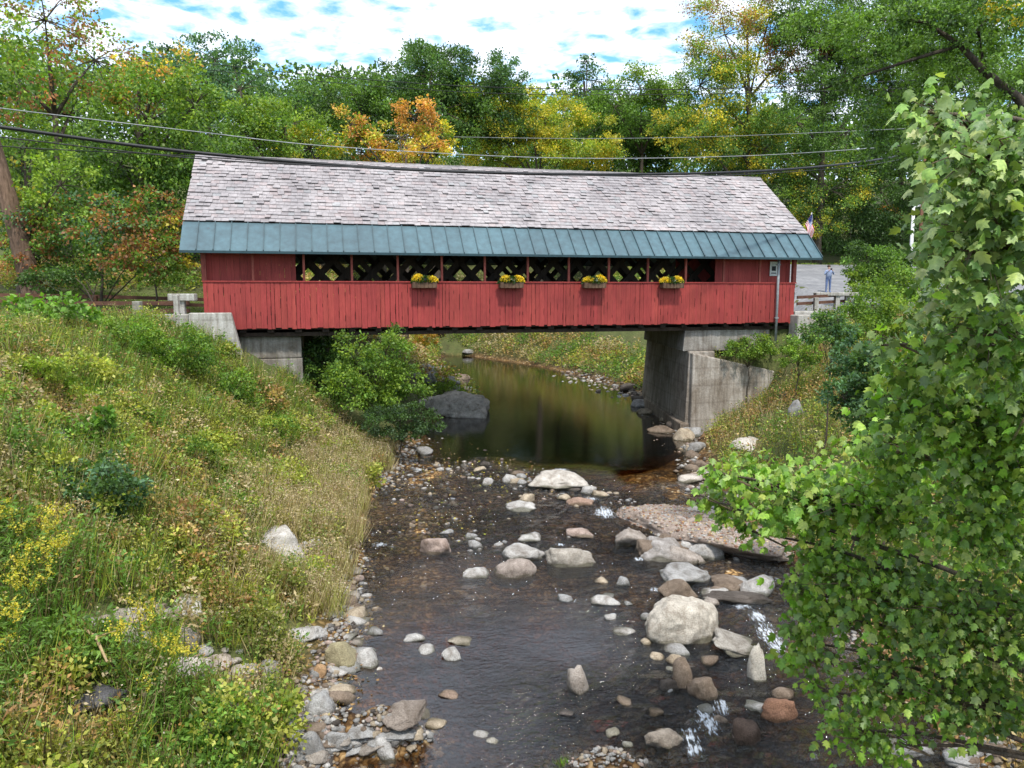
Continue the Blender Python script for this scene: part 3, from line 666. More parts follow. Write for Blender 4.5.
rail('guard_rail', [tuple(p) for p in P], 'low dark rail with pale posts right of the bridge', (-.25, .05), [(at(815, 308, 36.8), .5, .2), (at(846, 305, 37.8), .5, .2)])
sl = empty('stone_slab', at(837, 297, 37.5), 'long pale flat slab laid on the rail right of the bridge', 'slab')
mb = MB(); mb.box(-1.1, 1.0, -.2, .2, .05, .22); mb.build('top_slab', CONCL, sl, bevel=.03)
mb = MB(); mb.box(-.1, .1, -.14, .14, -.55, .046); mb.build('support', CONCL, sl)

# ------------------------------------------------------------------ person with raised hands
def person():
    g = ground_hit(828, 289); X, Y = at(828, 289, 50).x, 50.0; z = float(hgt(X, Y))+.035
    ps = empty('person', (X, Y, z), 'person in blue-grey clothes standing on the gravel lot with both hands raised', 'person')
    J = [(0,0,.98,.15),(0,0,1.18,.155),(0,0,1.38,.17),(0,0,1.50,.07),(0,-.01,1.58,.075),(0,-.01,1.70,.095),
         (-.1,0,.90,.105),(-.12,-.02,.5,.075),(-.13,0,.09,.05),(-.14,-.15,.04,.045),
         (.1,0,.90,.105),(.12,.02,.5,.075),(.13,.03,.09,.05),(.15,-.12,.04,.045),
         (-.2,0,1.42,.065),(-.3,-.1,1.18,.05),(-.12,-.32,1.42,.035),(-.06,-.34,1.5,.035),
         (.2,0,1.42,.065),(.3,-.1,1.18,.05),(.12,-.32,1.42,.035),(.06,-.34,1.5,.035)]
    Ed = [(0,1),(1,2),(2,3),(3,4),(4,5),(0,6),(6,7),(7,8),(8,9),(0,10),(10,11),(11,12),(12,13),(2,14),(14,15),(15,16),(16,17),(2,18),(18,19),(19,20),(20,21)]
    me = bpy.data.meshes.new('body'); me.from_pydata([j[:3] for j in J], Ed, []); me.update()
    o = link('body', me, CLOTH, ps); me.materials.append(SKIN)
    sm = o.modifiers.new('skin', 'SKIN'); sv = me.skin_vertices[0].data
    for i, j in enumerate(J): sv[i].radius = (j[3], j[3]); sv[i].use_root = (i == 0)
    o.modifiers.new('sub', 'SUBSURF').levels = 1; o.modifiers['sub'].render_levels = 2
    dg = bpy.context.evaluated_depsgraph_get(); m2 = bpy.data.meshes.new_from_object(o.evaluated_get(dg))
    o.modifiers.clear(); o.data = m2
    m2.materials.clear(); m2.materials.append(CLOTH); m2.materials.append(SKIN)
    cen = [tuple(f.center) for f in m2.polygons]
    mi = [1 if (c[2] > 1.5 and abs(c[0]) < .13) or (c[1] < -.3 and c[2] > 1.4) else 0 for c in cen]
    m2.polygons.foreach_set('material_index', mi)
    a = m2.attributes.new('tint', 'FLOAT_COLOR', 'FACE')
    a.data.foreach_set('color', [x for c, q in zip(cen, mi) for x in ((1, 1, 1, 1) if q else ((.6, .68, .9, 1) if c[2] < 1.0 else (1.15, 1.15, 1.2, 1)))])
    m2.shade_smooth()
    mb = MB(); vs = []; 
    mb.tube([(0,.03,1.66), (0,.02,1.74), (0,.01,1.80), (0,.01,1.815)], [.098, .105, .07, .02], 12); mb.build('hair', HAIR, ps, True)
    mb = MB(); mb.box(-.06, .06, -.385, -.372, 1.46, 1.58); mb.build('held_phone', BLACK, ps)
person()

# ------------------------------------------------------------------ street poles and cables
lp = empty('street_lamp', at(911, 252, 52), 'slender white lamp pole standing right of the bridge before the trees', 'lamp')
mb = MB(); mb.tube([(0,0,-3), (0,0,2.9)], [.13, .10], 10); mb.build('pole', WHITEP, lp, True)
mb = MB(); mb.tube([(0,0,2.9), (.1,0,3.0), (.5,-.1,3.05)], [.05,.05,.04], 8); mb.box(.3, .75, -.22, 0.02, 3.02, 3.12); mb.build('lamp_head', WHITEP, lp)
up = empty('utility_pole', at(919, 255, 47), 'thin reddish wooden utility pole carrying the wires right of the bridge', 'pole')
mb = MB(); mb.tube([(0,0,-3), (0,0,7.6)], [.11, .08], 10, (1.8,1.1,.9)); mb.build('pole', BARK, up, True)
mb = MB(); mb.box(-.8, .8, -.06, .06, 6.7, 6.82); mb.build('crossarm', BARK, up)
for x in (-.7, .0, .7):
    mb = MB(); mb.tube([(x,0,6.82), (x,0,6.95), (x,0,7.0)], [.03,.05,.03], 8); mb.build('insulator', WHITEP, up, True)
def cable(label, pts, r, mat=BLACK, group='overhead wires'):
    from_ = [at(*p) for p in pts]; P = []
    n = len(from_)
    for i in range(n-1):
        p0, p1, p2, p3 = from_[max(i-1, 0)], from_[i], from_[i+1], from_[min(i+2, n-1)]
        for k in range(10):
            t = k/10; P.append(.5*((2*p1) + (-p0+p2)*t + (2*p0-5*p1+4*p2-p3)*t*t + (-p0+3*p1-3*p2+p3)*t**3))
    P.append(from_[-1]); mb = MB(); mb.tube(P, r, 6); o = mb.build('cable', mat, None, True); tag(o, label, 'cable', group)
cable('thick black bundled cable sagging across the roof ridge', [(-80,118,20),(0,127,21),(190,152,22.5),(400,169,24.5),(600,174.5,27),(760,171,31),(860,162,36),(919,152,47)], .05)
cable('black wire just under the thick cable at left, merging over the ridge', [(-80,130,20),(0,137,21),(190,158,22.4),(330,166,23.6),(500,173,25.5),(700,176,29),(860,166,36),(919,155,47)], .018)
cable('lowest thin black wire at far left meeting the ridge corner', [(-80,132,20),(0,146,21),(190,156,22.5),(300,164,23.4),(420,170.5,24.6)], .014)
cable('pale grey wire crossing the trees just above the roof', [(-80,98,24),(40,113,25),(200,132,27),(340,147,29),(560,158,33),(740,156,38),(860,149,43),(919,143,47)], .015, GALV)
cable('upper thin wire against the sky running to the right trees', [(100,50,60),(275,71,58),(400,82,56),(520,88,54),(700,89,52),(919,80,47)], .025, BLACK)
cable('second thin dark wire just below the upper one', [(100,58,60),(275,77,58),(400,88,56),(520,94,54),(700,94,52),(919,88,47)], .02, BLACK)
cable('faint grey wire low across the central trees', [(100,120,60),(300,132,58),(520,138,54),(700,137,50),(919,128,47)], .014, GALV)

# ------------------------------------------------------------------ rocks
def rock_mesh(rg, dims, ang, sub=3, col=(.4,.38,.35), tilt=0.):
    bm = bmesh.new(); bmesh.ops.create_icosphere(bm, subdivisions=sub, radius=1)
    D = unit(np.array([v.co[:] for v in bm.verts])); k = int(rg.integers(9, 15))
    n = unit(rg.normal(size=(k, 3))); ax = np.array([[0,0,1],[0,0,-1],[1,0,.3],[-1,0,.3],[0,1,.2],[0,-1,.4]]) + rg.normal(size=(6, 3))*(.3, .28, .2)[ang]; n = unit(np.vstack([n, ax]))
    hts = np.concatenate([rg.uniform((.75, .62, .55)[ang], 1.05, k), rg.uniform((.85, .7, .6)[ang], 1, 6)])
    p = {0: 7, 1: 16, 2: 34}[ang]
    q = np.clip(D@n.T, 0, None)/hts; r = (q**p).sum(1)**(-1/p)
    off = rg.uniform(0, 50, 3)
    r = r*np.array([1 + .13*mnoise.noise(Vector(d*1.9+off)) + .07*mnoise.noise(Vector(d*4.5+off)) + .04*mnoise.noise(Vector(d*10+off)) + .02*mnoise.noise(Vector(d*22+off)) for d in D])
    v = D*r[:,None]; ext = (v.max(0)-v.min(0))/2; v = (v-(v.max(0)+v.min(0))/2)/ext*np.array(dims)/2
    if tilt:
        c, s = math.cos(tilt), math.sin(tilt); v = np.stack([v[:,0]*c - v[:,2]*s, v[:,1], v[:,0]*s+v[:,2]*c], 1)
    for i, vv in enumerate(bm.verts): vv.co = v[i]
    me = bpy.data.meshes.new('rock'); bm.to_mesh(me); bm.free()
    a = me.attributes.new('tint', 'FLOAT_COLOR', 'FACE'); c = np.ones((len(me.polygons), 4), np.float32); c[:,:3] = col; a.data.foreach_set('color', c.ravel())
    me.materials.append(ROCK); me.shade_smooth()
    if ang == 2:
        me.shade_flat() if sub < 3 else None
    return me
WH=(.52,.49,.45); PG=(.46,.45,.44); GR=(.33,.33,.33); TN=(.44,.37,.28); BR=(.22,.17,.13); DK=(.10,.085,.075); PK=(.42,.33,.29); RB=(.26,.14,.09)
ROCKS = [ # px,py,w,h,angularity,colour,label,tilt
(560,478,66,26,2,WH,'flat pale angular rock where the pool spills into the riffle',.05),
(520,505,32,13,0,PG,'low tan rounded stone alone in mid stream below the flat pale rock',0),
(436,547,31,24,1,PK,'pinkish brown rounded rock at the left of the mid-stream row',0),
(524,552,44,21,1,PG,'smooth grey rock between the two large mid-stream boulders',0),
(571,557,52,28,1,(.38,.35,.31),'large grey-brown boulder at the right of the mid-stream row',0),
(513,569,46,28,0,(.34,.29,.26),'large brown boulder in front of the smooth grey mid-stream rock',0),
(476,572,27,14,1,PG,'pale flat stone left of the large brown mid-stream boulder',0),
(580,532,28,12,0,PK,'pinkish flat stone behind the large grey-brown boulder',0),
(530,537,24,10,1,PG,'small pale stone behind the smooth grey mid-stream rock',0),
(581,501,30,12,0,(.32,.22,.17),'brown flat rock right below the flat pale angular rock',0),
(605,600,28,13,0,PG,'flat oval pale stone alone in the channel above the white boulder',0),
(681,622,72,58,0,(.55,.51,.45),'largest white boulder in the stream',0),
(740,641,58,26,2,(.36,.34,.31),'wedge shaped grey slab touching the right of the white boulder',-.2),
(758,672,19,40,2,(.5,.47,.42),'upright pale rectangular slab below the grey wedge slab',0),
(687,574,50,24,2,GR,'angular grey slab below the gravel ledge',0),
(660,550,58,30,2,(.36,.34,.33),'broad grey slab against the left side of the gravel ledge',0),
(735,596,66,14,1,DK,'long dark wet rock below the gravel ledge',0),
(452,654,20,15,1,PG,'squarish pale stone in the calm water at centre left',0),
(427,650,19,13,0,PG,'small domed stone left of the squarish pale stone',0),
(415,636,22,11,1,PG,'pale stone farther left in the calm water',0),
(463,640,30,10,1,(.4,.36,.3),'low flat stone just above the squarish pale stone',0),
(579,685,22,32,2,(.36,.32,.29),'pointed upright stone alone in the lower pool',.1),
(624,630,22,9,0,PG,'low flat pale stone left of the white boulder',0),
(566,712,15,7,2,DK,'small dark chip of rock below the pointed stone',0),
(683,681,18,34,2,BR,'upright dark slab at the head of the lower cascade',.1),
(703,690,28,30,1,BR,'dark rounded block beside the upright dark slab',0),
(663,738,38,26,2,(.3,.26,.22),'angular brown rock left of the lower cascade',.1),
(778,712,34,26,1,RB,'reddish brown smooth rock in the lower right channel',.2),
(746,734,26,28,2,(.12,.08,.06),'dark reddish rock right of the lower cascade',0),
(673,647,28,14,1,GR,'grey stone tucked under the left foot of the white boulder',0),
(675,660,18,13,0,TN,'yellow tan cobble under the white boulder',0),
(657,656,14,10,0,TN,'small tan cobble left of the yellow tan one',0),
(646,642,11,9,0,TN,'small tan cobble at the left tip of the cobble line under the white boulder',0),
(670,668,10,7,0,PG,'tiny pale pebble below the yellow tan cobble',0),
(320,709,28,32,1,GR,'grey egg shaped rock at the left waterline',.3),
(338,690,34,18,0,TN,'domed pale rock standing in the shallows at the left bank',0),
(341,657,34,34,1,(.36,.32,.2),'tall mossy tan boulder on the left waterline',.2),
(302,633,44,18,2,PG,'flat grey rectangular slab on the left bank edge',0),
(367,661,22,22,1,PG,'pale grey stone between mossy boulder and water',0),
(352,652,18,14,0,PG,'small light cobble behind the mossy boulder',0),
(319,673,15,18,0,(.42,.27,.15),'orange brown upright cobble left of the mossy boulder',0),
(404,711,40,26,2,(.26,.22,.19),'brown jagged rock on the lower left gravel spit',0),
(357,733,44,14,2,GR,'long grey slab lying on the lower left gravel spit',.15),
(395,737,38,12,1,GR,'flat dark grey slab beside the jagged rock',0),
(313,748,22,26,1,GR,'grey leaning rock at the lower left corner of the spit',.3),
(300,735,24,20,1,GR,'blue grey rock at the foot of the lower left weeds',0),
(385,752,16,22,2,PG,'light narrow stone upright on the gravel spit',.3),
(436,722,20,10,0,TN,'small pale stone at the right tip of the gravel spit',0),
(448,694,20,9,1,(.3,.22,.17),'brown flat stone above the jagged rock',0),
(482,733,19,9,0,PG,'oval tan stone, left of the pair in the lower pool',0),
(492,740,12,8,0,WH,'small white stone, right of the pair in the lower pool',0),
(612,731,15,9,0,WH,'small white stone above the bottom gravel patch',0),
(628,743,12,8,0,PG,'pale cobble on the bottom gravel patch',0),
(286,545,44,36,2,(.54,.52,.49),'largest white angular rock on the left bank',.1),
(311,546,22,15,1,(.6,.6,.58),'white rock right beside the largest white bank rock',0),
(305,521,14,12,1,WH,'small white rock above the largest white bank rock',0),
(290,566,18,12,1,WH,'small white rock just below the largest white bank rock',0),
(135,646,34,24,0,(.52,.5,.48),'round white boulder on the lower left bank',0),
(186,608,32,22,1,(.6,.58,.55),'white rock topmost of the lower left bank boulders',0),
(132,620,32,18,0,PK,'pinkish boulder above the round white one on the left bank',0),
(184,637,24,26,0,(.5,.45,.4),'tan upright boulder in the middle of the left bank group',0),
(101,628,28,22,0,(.38,.33,.28),'brown boulder leftmost of the left bank group',0),
(186,670,38,28,1,(.46,.42,.38),'broad tan boulder below the tan upright one on the left bank',0),
(242,672,34,22,0,(.45,.41,.36),'rounded tan boulder half sunk in green weeds on the left bank',0),
(269,674,24,24,1,PG,'grey boulder right of the half sunk tan one',0),
(57,440,20,26,1,GR,'lone grey rock high on the left bank among yellow weeds',.2),
(95,698,44,24,1,(.10,.10,.11),'dark rock low on the left bank',0),
(274,494,14,10,1,PG,'small pale rock midway down the left bank',0),
(446,405,88,15,1,(.60,.56,.52),'broad smooth grey ledge jutting into the pool from the left',.1),
(436,372,24,11,1,GR,'dark rock at the far left edge of the pool',0),
(446,381,30,11,2,GR,'flat rock beside the far left pool edge',0),
(468,353,12,4,1,GR,'pale rock at the head of the pool under the bridge',0),
(410,351,20,9,1,PG,'grey rock left of the pool head under the bridge',0),
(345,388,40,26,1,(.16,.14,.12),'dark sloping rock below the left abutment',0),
(688,428,30,18,2,(.48,.44,.38),'squared block at the foot of the right abutment',0),
(694,447,26,12,1,GR,'wet grey rock below the squared abutment block',0),
(662,430,30,10,1,BR,'brown flat rock off the right abutment foot',0),
(640,404,26,12,2,GR,'dark slab at the near end of the far right waterline',.2),
(628,388,20,10,2,DK,'dark tilted slab farther along the right waterline',.4),
(747,443,34,13,1,(.6,.57,.52),'pale rock half hidden in weeds on the right bank',0),
(797,411,18,18,2,GR,'grey rock on the right bank slope below the end block',.2),
(784,398,14,12,1,DK,'dark rock above the grey one on the right bank slope',0),
(920,439,24,14,1,(.6,.6,.6),'pale rock glimpsed through the right hand leaves',0),
(690,478,26,10,1,(.5,.46,.42),'pale low rock at the right pool edge',0),
(700,510,30,10,1,(.5,.46,.42),'low pale stone at the upper rim of the gravel ledge',0),
(905,748,44,14,1,PG,'grey flat rock under the leaves at the lower right',0),
(962,757,34,16,1,GR,'grey rock right of the flat rock at the lower right',0),
(1002,752,26,14,1,BR,'brown rock nearest the lower right corner',0),
]
def place_rock(i, px, py, w, h, ang, col, label, tilt, group=None, sub=None):
    rg = np.random.default_rng(1000+i)
    x, y, z = ground_hit(px, py + h*.15); dist = math.sqrt(x*x+y*y+(CAMZ-z)**2); th = math.asin((CAMZ-z)/dist)
    ww_ = w*dist/F; hh = h*dist/F; dep = min(ww_*rg.uniform(.7, 1.0), hh/math.sin(th)*.85)
    hz = max((hh*1.1 - dep*math.sin(th))/math.cos(th)*1.4, .36*min(ww_, dep))
    me = rock_mesh(rg, (ww_, dep, hz), ang, sub or (5 if w > 55 else 4 if w > 26 else 3), col, tilt)
    o = bpy.data.objects.new('rock' if w < 40 else 'boulder', me); COL.objects.link(o)
    zz = max(z, float(hgt(x, y))); o.location = (x, y, zz + hz*.04); 
    wl = float(zw(y)); at_ = me.attributes['tint']; nf = len(me.polygons); cz = np.empty(nf*3, np.float32); me.polygons.foreach_get('center', cz); cz = cz.reshape(-1, 3)
    wet = sstep(.075, .0, cz[:,2] + o.location.z - wl - .03*np.sin(cz[:,0]*9+i) - .03*np.sin(cz[:,1]*13)) if z < wl + .12 else np.zeros(nf)   # damp, algae-stained band just above the water
    c = np.ones((nf, 4), np.float32); c[:,:3] = np.array(col)*(1-wet[:,None]*np.array([.62,.62,.68])); at_.data.foreach_set('color', c.ravel())
    return tag(o, label, 'rock', group)
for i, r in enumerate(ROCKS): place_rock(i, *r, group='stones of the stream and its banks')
SLABPX = []
def slabs(n, reg, label, group, seed, w0, w1, cols):
    rg = np.random.default_rng(seed)
    for k in range(n):
        px, py = reg(rg); w = rg.uniform(w0, w1); SLABPX.append((px, py, w)); place_rock(5000+seed*100+k, px, py, w, w*rg.uniform(.38, .75), int(rg.choice([1, 2, 2])), cols[int(rg.integers(len(cols)))], label, rg.normal()*.12, group)
def along(pts, jx, jy):
    pts = np.array(pts, float)
    def f(rg):
        t = rg.random()*(len(pts)-1); i = int(t); p = pts[i]*(1-t+i)+pts[i+1]*(t-i); return p[0]+rg.normal()*jx, p[1]+rg.normal()*jy
    return f
CG = [PG, GR, GR, BR, TN, (.3,.27,.24)]
slabs(26, along([(296,752),(320,705),(345,665),(362,640),(345,605),(360,575)], 9, 7), 'angular stone wedged among others along the left waterline', 'angular stones of the left waterline', 1, 11, 27, CG)
slabs(16, along([(320,750),(365,742),(410,735),(425,712)], 12, 6), 'flat broken stone on the lower left gravel spit', 'broken stones of the lower left spit', 2, 11, 28, CG)
slabs(12, along([(650,690),(690,712),(715,665),(790,690),(730,745)], 14, 9), 'dark wet angular stone beside the lower cascade', 'dark stones of the lower cascade', 3, 12, 28, [DK, BR, BR, GR])
slabs(22, along([(630,520),(660,545),(700,562),(760,585),(700,595)], 12, 6), 'flat broken ledge stone at the foot of the gravel ledge', 'ledge stones at centre right', 4, 14, 40, [GR, (.36,.32,.29), BR, PG])
slabs(18, along([(395,458),(440,462),(500,470),(540,485),(600,498)], 14, 5), 'small dark stone in the shallow bar where the pool spills over', 'stones of the spill bar', 9, 8, 20, [DK, BR, GR, TN, PG])
slabs(12, along([(430,515),(470,545),(540,580),(620,585),(640,640)], 12, 7), 'small angular stone in the mid-stream shallows', 'angular stones in mid stream', 5, 9, 18, CG)
slabs(14, along([(636,398),(668,420),(698,445),(700,492)], 6, 4), 'dark broken stone piled below the right abutment', 'stones below the right abutment', 6, 11, 26, [DK, GR, BR, GR, TN])
slabs(8, along([(270,530),(296,560),(318,575)], 8, 8), 'pale broken stone around the white bank rocks', 'pale stones of the left bank', 7, 9, 18, [WH, PG, WH])
slabs(16, along([(95,625),(150,612),(195,625),(185,665),(255,668)], 12, 9), 'tan stone half buried in weeds among the lower left bank boulders', 'half buried stones of the left bank', 10, 12, 30, [(.46,.42,.38), PG, (.42,.36,.31), WH])
slabs(8, along([(425,368),(450,388),(470,412)], 10, 5), 'grey stone around the ledge at the left pool edge', 'stones of the left pool edge', 8, 12, 26, [GR, PG, BR])
# gravel ledge on the right: one long flat shelf of rock
def ledge():
    a = Vector((*water_hit(628, 512), 0)); b = Vector((*water_hit(790, 572), 0)); mid = (a+b)/2; d = b-a
    rg = np.random.default_rng(77); me = rock_mesh(rg, (d.length*1.0, 2.6, .8), 2, 5, (.38,.31,.27))
    o = bpy.data.objects.new('rock_ledge', me); COL.objects.link(o); o.location = (mid.x+.2, mid.y+.5, .42); o.rotation_euler = (0, 0, math.atan2(d.y, d.x))
    tag(o, 'long flat reddish gravel ledge at the right side of the riffle', 'rock')
    return o
ledge_ob = ledge()
# cobbles: countable small stones, grouped by where they lie
def cobbles(n, region, label, group, seed, smin=5, smax=13, cols=(PG, GR, TN, PK, BR)):
    rg = np.random.default_rng(seed); base = [rock_mesh(np.random.default_rng(seed*10+k), (1, .8, .5), k % 3, 2, cols[k % len(cols)]) for k in range(8)]
    for k in range(n):
        px, py = region(rg); x, y, z = ground_hit(px, py); s = rg.uniform(smin, smax)*math.sqrt(x*x+y*y+36)/F
        o = bpy.data.objects.new('cobble', base[int(rg.integers(8))]); COL.objects.link(o)
        zz = max(float(hgt(x, y)), z-.06); o.location = (x, y, zz + s*.08); o.scale = (s, s*rg.uniform(.7, 1.1), s*rg.uniform(.7, 1.2)); o.rotation_euler = (rg.uniform(-.2, .2), rg.uniform(-.2, .2), rg.uniform(0, 6.28))
        tag(o, label, 'stone', group)
def along(pts, jx, jy):
    pts = np.array(pts, float)
    def f(rg):
        t = rg.random()*(len(pts)-1); i = int(t); p = pts[i]*(1-t+i)+pts[i+1]*(t-i); return p[0]+rg.normal()*jx, p[1]+rg.normal()*jy
    return f
cobbles(80, along([(295,755),(320,720),(345,680),(360,640),(350,605),(362,575)], 14, 10), 'loose cobble on the stony left waterline', 'cobbles on the left waterline', 1)
cobbles(55, along([(330,750),(380,725),(420,715),(400,755)], 22, 9), 'loose cobble on the lower left gravel spit', 'cobbles on the lower left spit', 2)
cobbles(35, along([(560,762),(600,750),(650,765)], 18, 7), 'loose cobble on the gravel patch at the bottom centre', 'cobbles at the bottom centre', 3, 3, 9)
cobbles(25, along([(385,500),(420,470),(440,485),(480,540),(430,530)], 18, 12), 'pale cobble in the shallow upper riffle', 'cobbles in the upper riffle', 4, 3, 9, (WH, PG, TN, (.45,.36,.2), PG))
cobbles(12, along([(480,540),(560,545),(450,560)], 22, 6), 'small cobble among the mid-stream boulders', 'cobbles among the mid-stream boulders', 5, 4, 10)
cobbles(24, along([(640,515),(700,530),(760,560)], 16, 9), 'small stone lying on the long gravel ledge', 'stones on the gravel ledge', 6, 3, 8, (PK, TN, RB, PG, BR))
cobbles(30, along([(605,384),(640,402),(665,420),(690,445),(695,470)], 9, 5), 'dark cobble along the waterline by the right abutment', 'cobbles by the right abutment', 7, 4, 11, (DK, BR, GR, GR, BR))
cobbles(10, along([(430,358),(436,370),(442,380),(455,352)], 9, 4), 'cobble at the far left edge of the pool', 'cobbles at the far pool edge', 8, 4, 10)
cobbles(14, along([(880,755),(1010,760)], 20, 8), 'cobble under the leaves at the lower right corner', 'cobbles at the lower right', 9, 6, 15)
cobbles(8, along([(100,640),(190,620),(200,680),(260,660)], 18, 12), 'small pale stone among the left bank boulders', 'stones on the left bank', 10, 7, 13, (WH, PG, TN, PK, WH))

def gravel(name, label, specs, seed):
    rg = np.random.default_rng(seed); VV = []; FF = []; CC = []; nv = 0; bases = []
    for k in range(7):
        bm = bmesh.new(); bmesh.ops.create_icosphere(bm, subdivisions=1, radius=.5); v = np.array([q.co[:] for q in bm.verts]); f = np.array([[q.index for q in p.verts] for p in bm.faces]); bm.free()
        n = unit(rg.normal(size=(6, 3))); rr = (np.clip(unit(v)@n.T, 0, None)**6).sum(1)**(-1/6); bases.append((unit(v)*np.clip(rr, .8, 1.5)[:,None]*.42*np.array([1, .8, .55]), f))
    for reg, n, s0, s1 in specs:
        for _ in range(n):
            px, py = reg(rg); x, y, z = ground_hit(px, py); hz = float(hgt(x, y)); s = rg.uniform(s0, s1)**1.0*rg.choice([.7, 1, 1.35]); v, f = bases[int(rg.integers(7))]; a = rg.uniform(0, 6.28)
            Rm = np.array([[math.cos(a), -math.sin(a), 0], [math.sin(a), math.cos(a), 0], [0, 0, 1]]); VV.append((v*s)@Rm.T + np.array([x, y, max(hz, z-.05)+.1*s])); FF.append(f+nv); nv += len(v)
            c = np.array([PG, GR, TN, PK, BR, GR, WH, DK][int(rg.integers(8))])*rg.uniform(.6, 1.1); CC.append(np.tile(c, (len(f), 1)))
    V = np.vstack(VV); F_ = np.vstack(FF); me = npmesh(name, V, F_.ravel(), np.arange(len(F_))*3, None, np.vstack(CC)); tag(link(name, me, ROCK, None, True), label, 'gravel', kind='stuff')
gravel('gravel', 'loose gravel along the water edges and on the spits', [
 (along([(305,765),(308,735),(318,715),(328,680),(340,640),(350,600),(362,560)], 15, 12), 1500, .05, .13), (along([(280,765),(330,750),(380,728),(425,716),(400,760)], 26, 9), 700, .04, .10),
 (along([(545,766),(600,748),(655,762)], 24, 8), 420, .03, .08), (along([(385,500),(420,460),(440,485),(480,540),(430,530)], 26, 14), 420, .06, .15), (along([(400,452),(470,466),(560,490),(620,505)], 22, 6), 420, .06, .18),
 (along([(635,515),(700,525),(770,560)], 20, 9), 300, .05, .12), (along([(380,490),(400,462),(425,440)], 8, 5), 220, .08, .16), (along([(640,398),(665,420),(690,445),(700,480),(735,515)], 10, 6), 420, .08, .2),
 (along([(560,371),(600,382),(640,398)], 9, 4), 260, .12, .3), (along([(860,750),(1020,755)], 20, 12), 320, .06, .14), (along([(770,560),(830,620),(870,680)], 16, 12), 400, .06, .14)], 5)
from mathutils.bvhtree import BVHTree
def on_ledge(n, seed):
    bm = bmesh.new(); bm.from_mesh(ledge_ob.data); bv = BVHTree.FromBMesh(bm); rg = np.random.default_rng(seed); out = []
    M = Matrix.Translation(ledge_ob.location) @ Matrix.Rotation(ledge_ob.rotation_euler.z, 4, 'Z'); dm = max(v.co.x for v in bm.verts)
    while len(out) < n:
        h = bv.ray_cast(Vector((rg.uniform(-dm, dm), rg.uniform(-1.3, 1.3), 3)), Vector((0, 0, -1)))
        if h[0] is not None and h[0].z > -.08: out.append(tuple(M @ h[0]))
    bm.free(); return np.array(out)
def scatter_stones(name, label, P, s0, s1, cols, seed):
    rg = np.random.default_rng(seed); bm = bmesh.new(); bmesh.ops.create_icosphere(bm, subdivisions=1, radius=.5); v0 = np.array([q.co[:] for q in bm.verts]); f = np.array([[q.index for q in p.verts] for p in bm.faces]); bm.free()
    VV = []; FF = []; CC = []
    for i, p in enumerate(P):
        v = v0*(1+rg.normal(size=(len(v0), 1))*.12)*np.array([1, rg.uniform(.6, 1), rg.uniform(.35, .7)])*rg.uniform(s0, s1); a = rg.uniform(0, 6.28)
        Rm = np.array([[math.cos(a), -math.sin(a), 0], [math.sin(a), math.cos(a), 0], [0, 0, 1]]); VV.append(v@Rm.T+p); FF.append(f+i*len(v0)); CC.append(np.tile(np.array(cols[int(rg.integers(len(cols)))])*rg.uniform(.7, 1.15), (len(f), 1)))
    F_ = np.vstack(FF); tag(link(name, npmesh(name, np.vstack(VV), F_.ravel(), np.arange(len(F_))*3, None, np.vstack(CC)), ROCK, None, True), label, 'gravel', kind='stuff')
scatter_stones('ledge_gravel', 'pinkish gravel strewn over the flat ledge at centre right', on_ledge(1500, 3), .035, .13, [PK, TN, PG, GR, RB, (.5,.42,.36)], 4)
# ------------------------------------------------------------------ foliage: crowns of small leaves
G_DK = [(.022,.050,.012), (.030,.066,.016), (.040,.085,.020)]
G_MD = [(.045,.10,.016), (.060,.13,.022), (.075,.15,.025)]
G_YE = [(.11,.17,.02), (.14,.19,.022), (.09,.14,.018)]
G_BL = [(.035,.075,.038), (.050,.095,.045), (.065,.12,.055)]
YEL = [(.40,.30,.03), (.32,.26,.03), (.24,.24,.03)]
ORG = [(.62,.30,.08), (.55,.26,.07), (.52,.34,.07)]
RST = [(.26,.10,.04), (.30,.15,.05), (.20,.10,.04)]
up_ = lambda P_, k: [tuple(min(.75, c*k) for c in q) for q in P_]
G_DK = [(a*1.15, b, c) for a, b, c in up_(G_DK, 1.85)]; G_MD = [(a*1.2, b, c) for a, b, c in up_(G_MD, 1.75)]; G_YE = up_(G_YE, 1.75); G_BL = up_(G_BL, 1.9); YEL = up_([(.46,.36,.035), (.40,.34,.04), (.30,.31,.04)], 1.3); RST = up_(RST, 1.2)
def lobe_leaves(c, rad, n, leaf, pal, rg, ncl=None, flat=.6, droop=.3, clr=.34, fill=.12):
    """c centre, rad (rx,ry,rz): sub-clusters through the lobe's volume, shell-biased"""
    rad = np.array(rad); ncl = ncl or max(10, int(n/60))
    v = unit(rg.normal(size=(ncl, 3))); rr = rg.uniform(.25, 1, (ncl, 1))**.45
    cc = c + v*rr*rad*(1+rg.normal(size=(ncl, 1))*.10)
    cs = rg.uniform(.5, 1.3, ncl)*clr*float(np.mean(rad))*(14/max(ncl, 14))**.2
    ctint = 1 + rg.normal(size=(ncl, 1))*.13
    pi = rg.integers(0, len(pal), ncl)
    k = rg.choice(ncl, n, p=cs**2/np.sum(cs**2))
    g = rg.normal(size=(n, 3))*.55; g *= np.minimum(1, 1.5/np.maximum(np.linalg.norm(g, axis=1, keepdims=True), 1e-6))
    P = cc[k] + g*cs[k][:,None]*np.array([1, 1, flat])
    D = unit(unit(P-c)*.5 + g*.5 + rg.normal(size=(n, 3))*.6 + np.array([0, 0, -droop]))
    pal = np.array(pal); idx = np.where(rg.random(n) < .6, pi[k], rg.integers(0, len(pal), n))
    C = np.clip(pal[idx]*ctint[k]*(1+rg.normal(size=(n, 1))*.12), .004, 1)
    ln = leaf*rg.uniform(.65, 1.35, n); Q, _ = leafset(P, D, ln, ln*rg.uniform(.55, .8, n), C, rg)
    return Q, C, cc
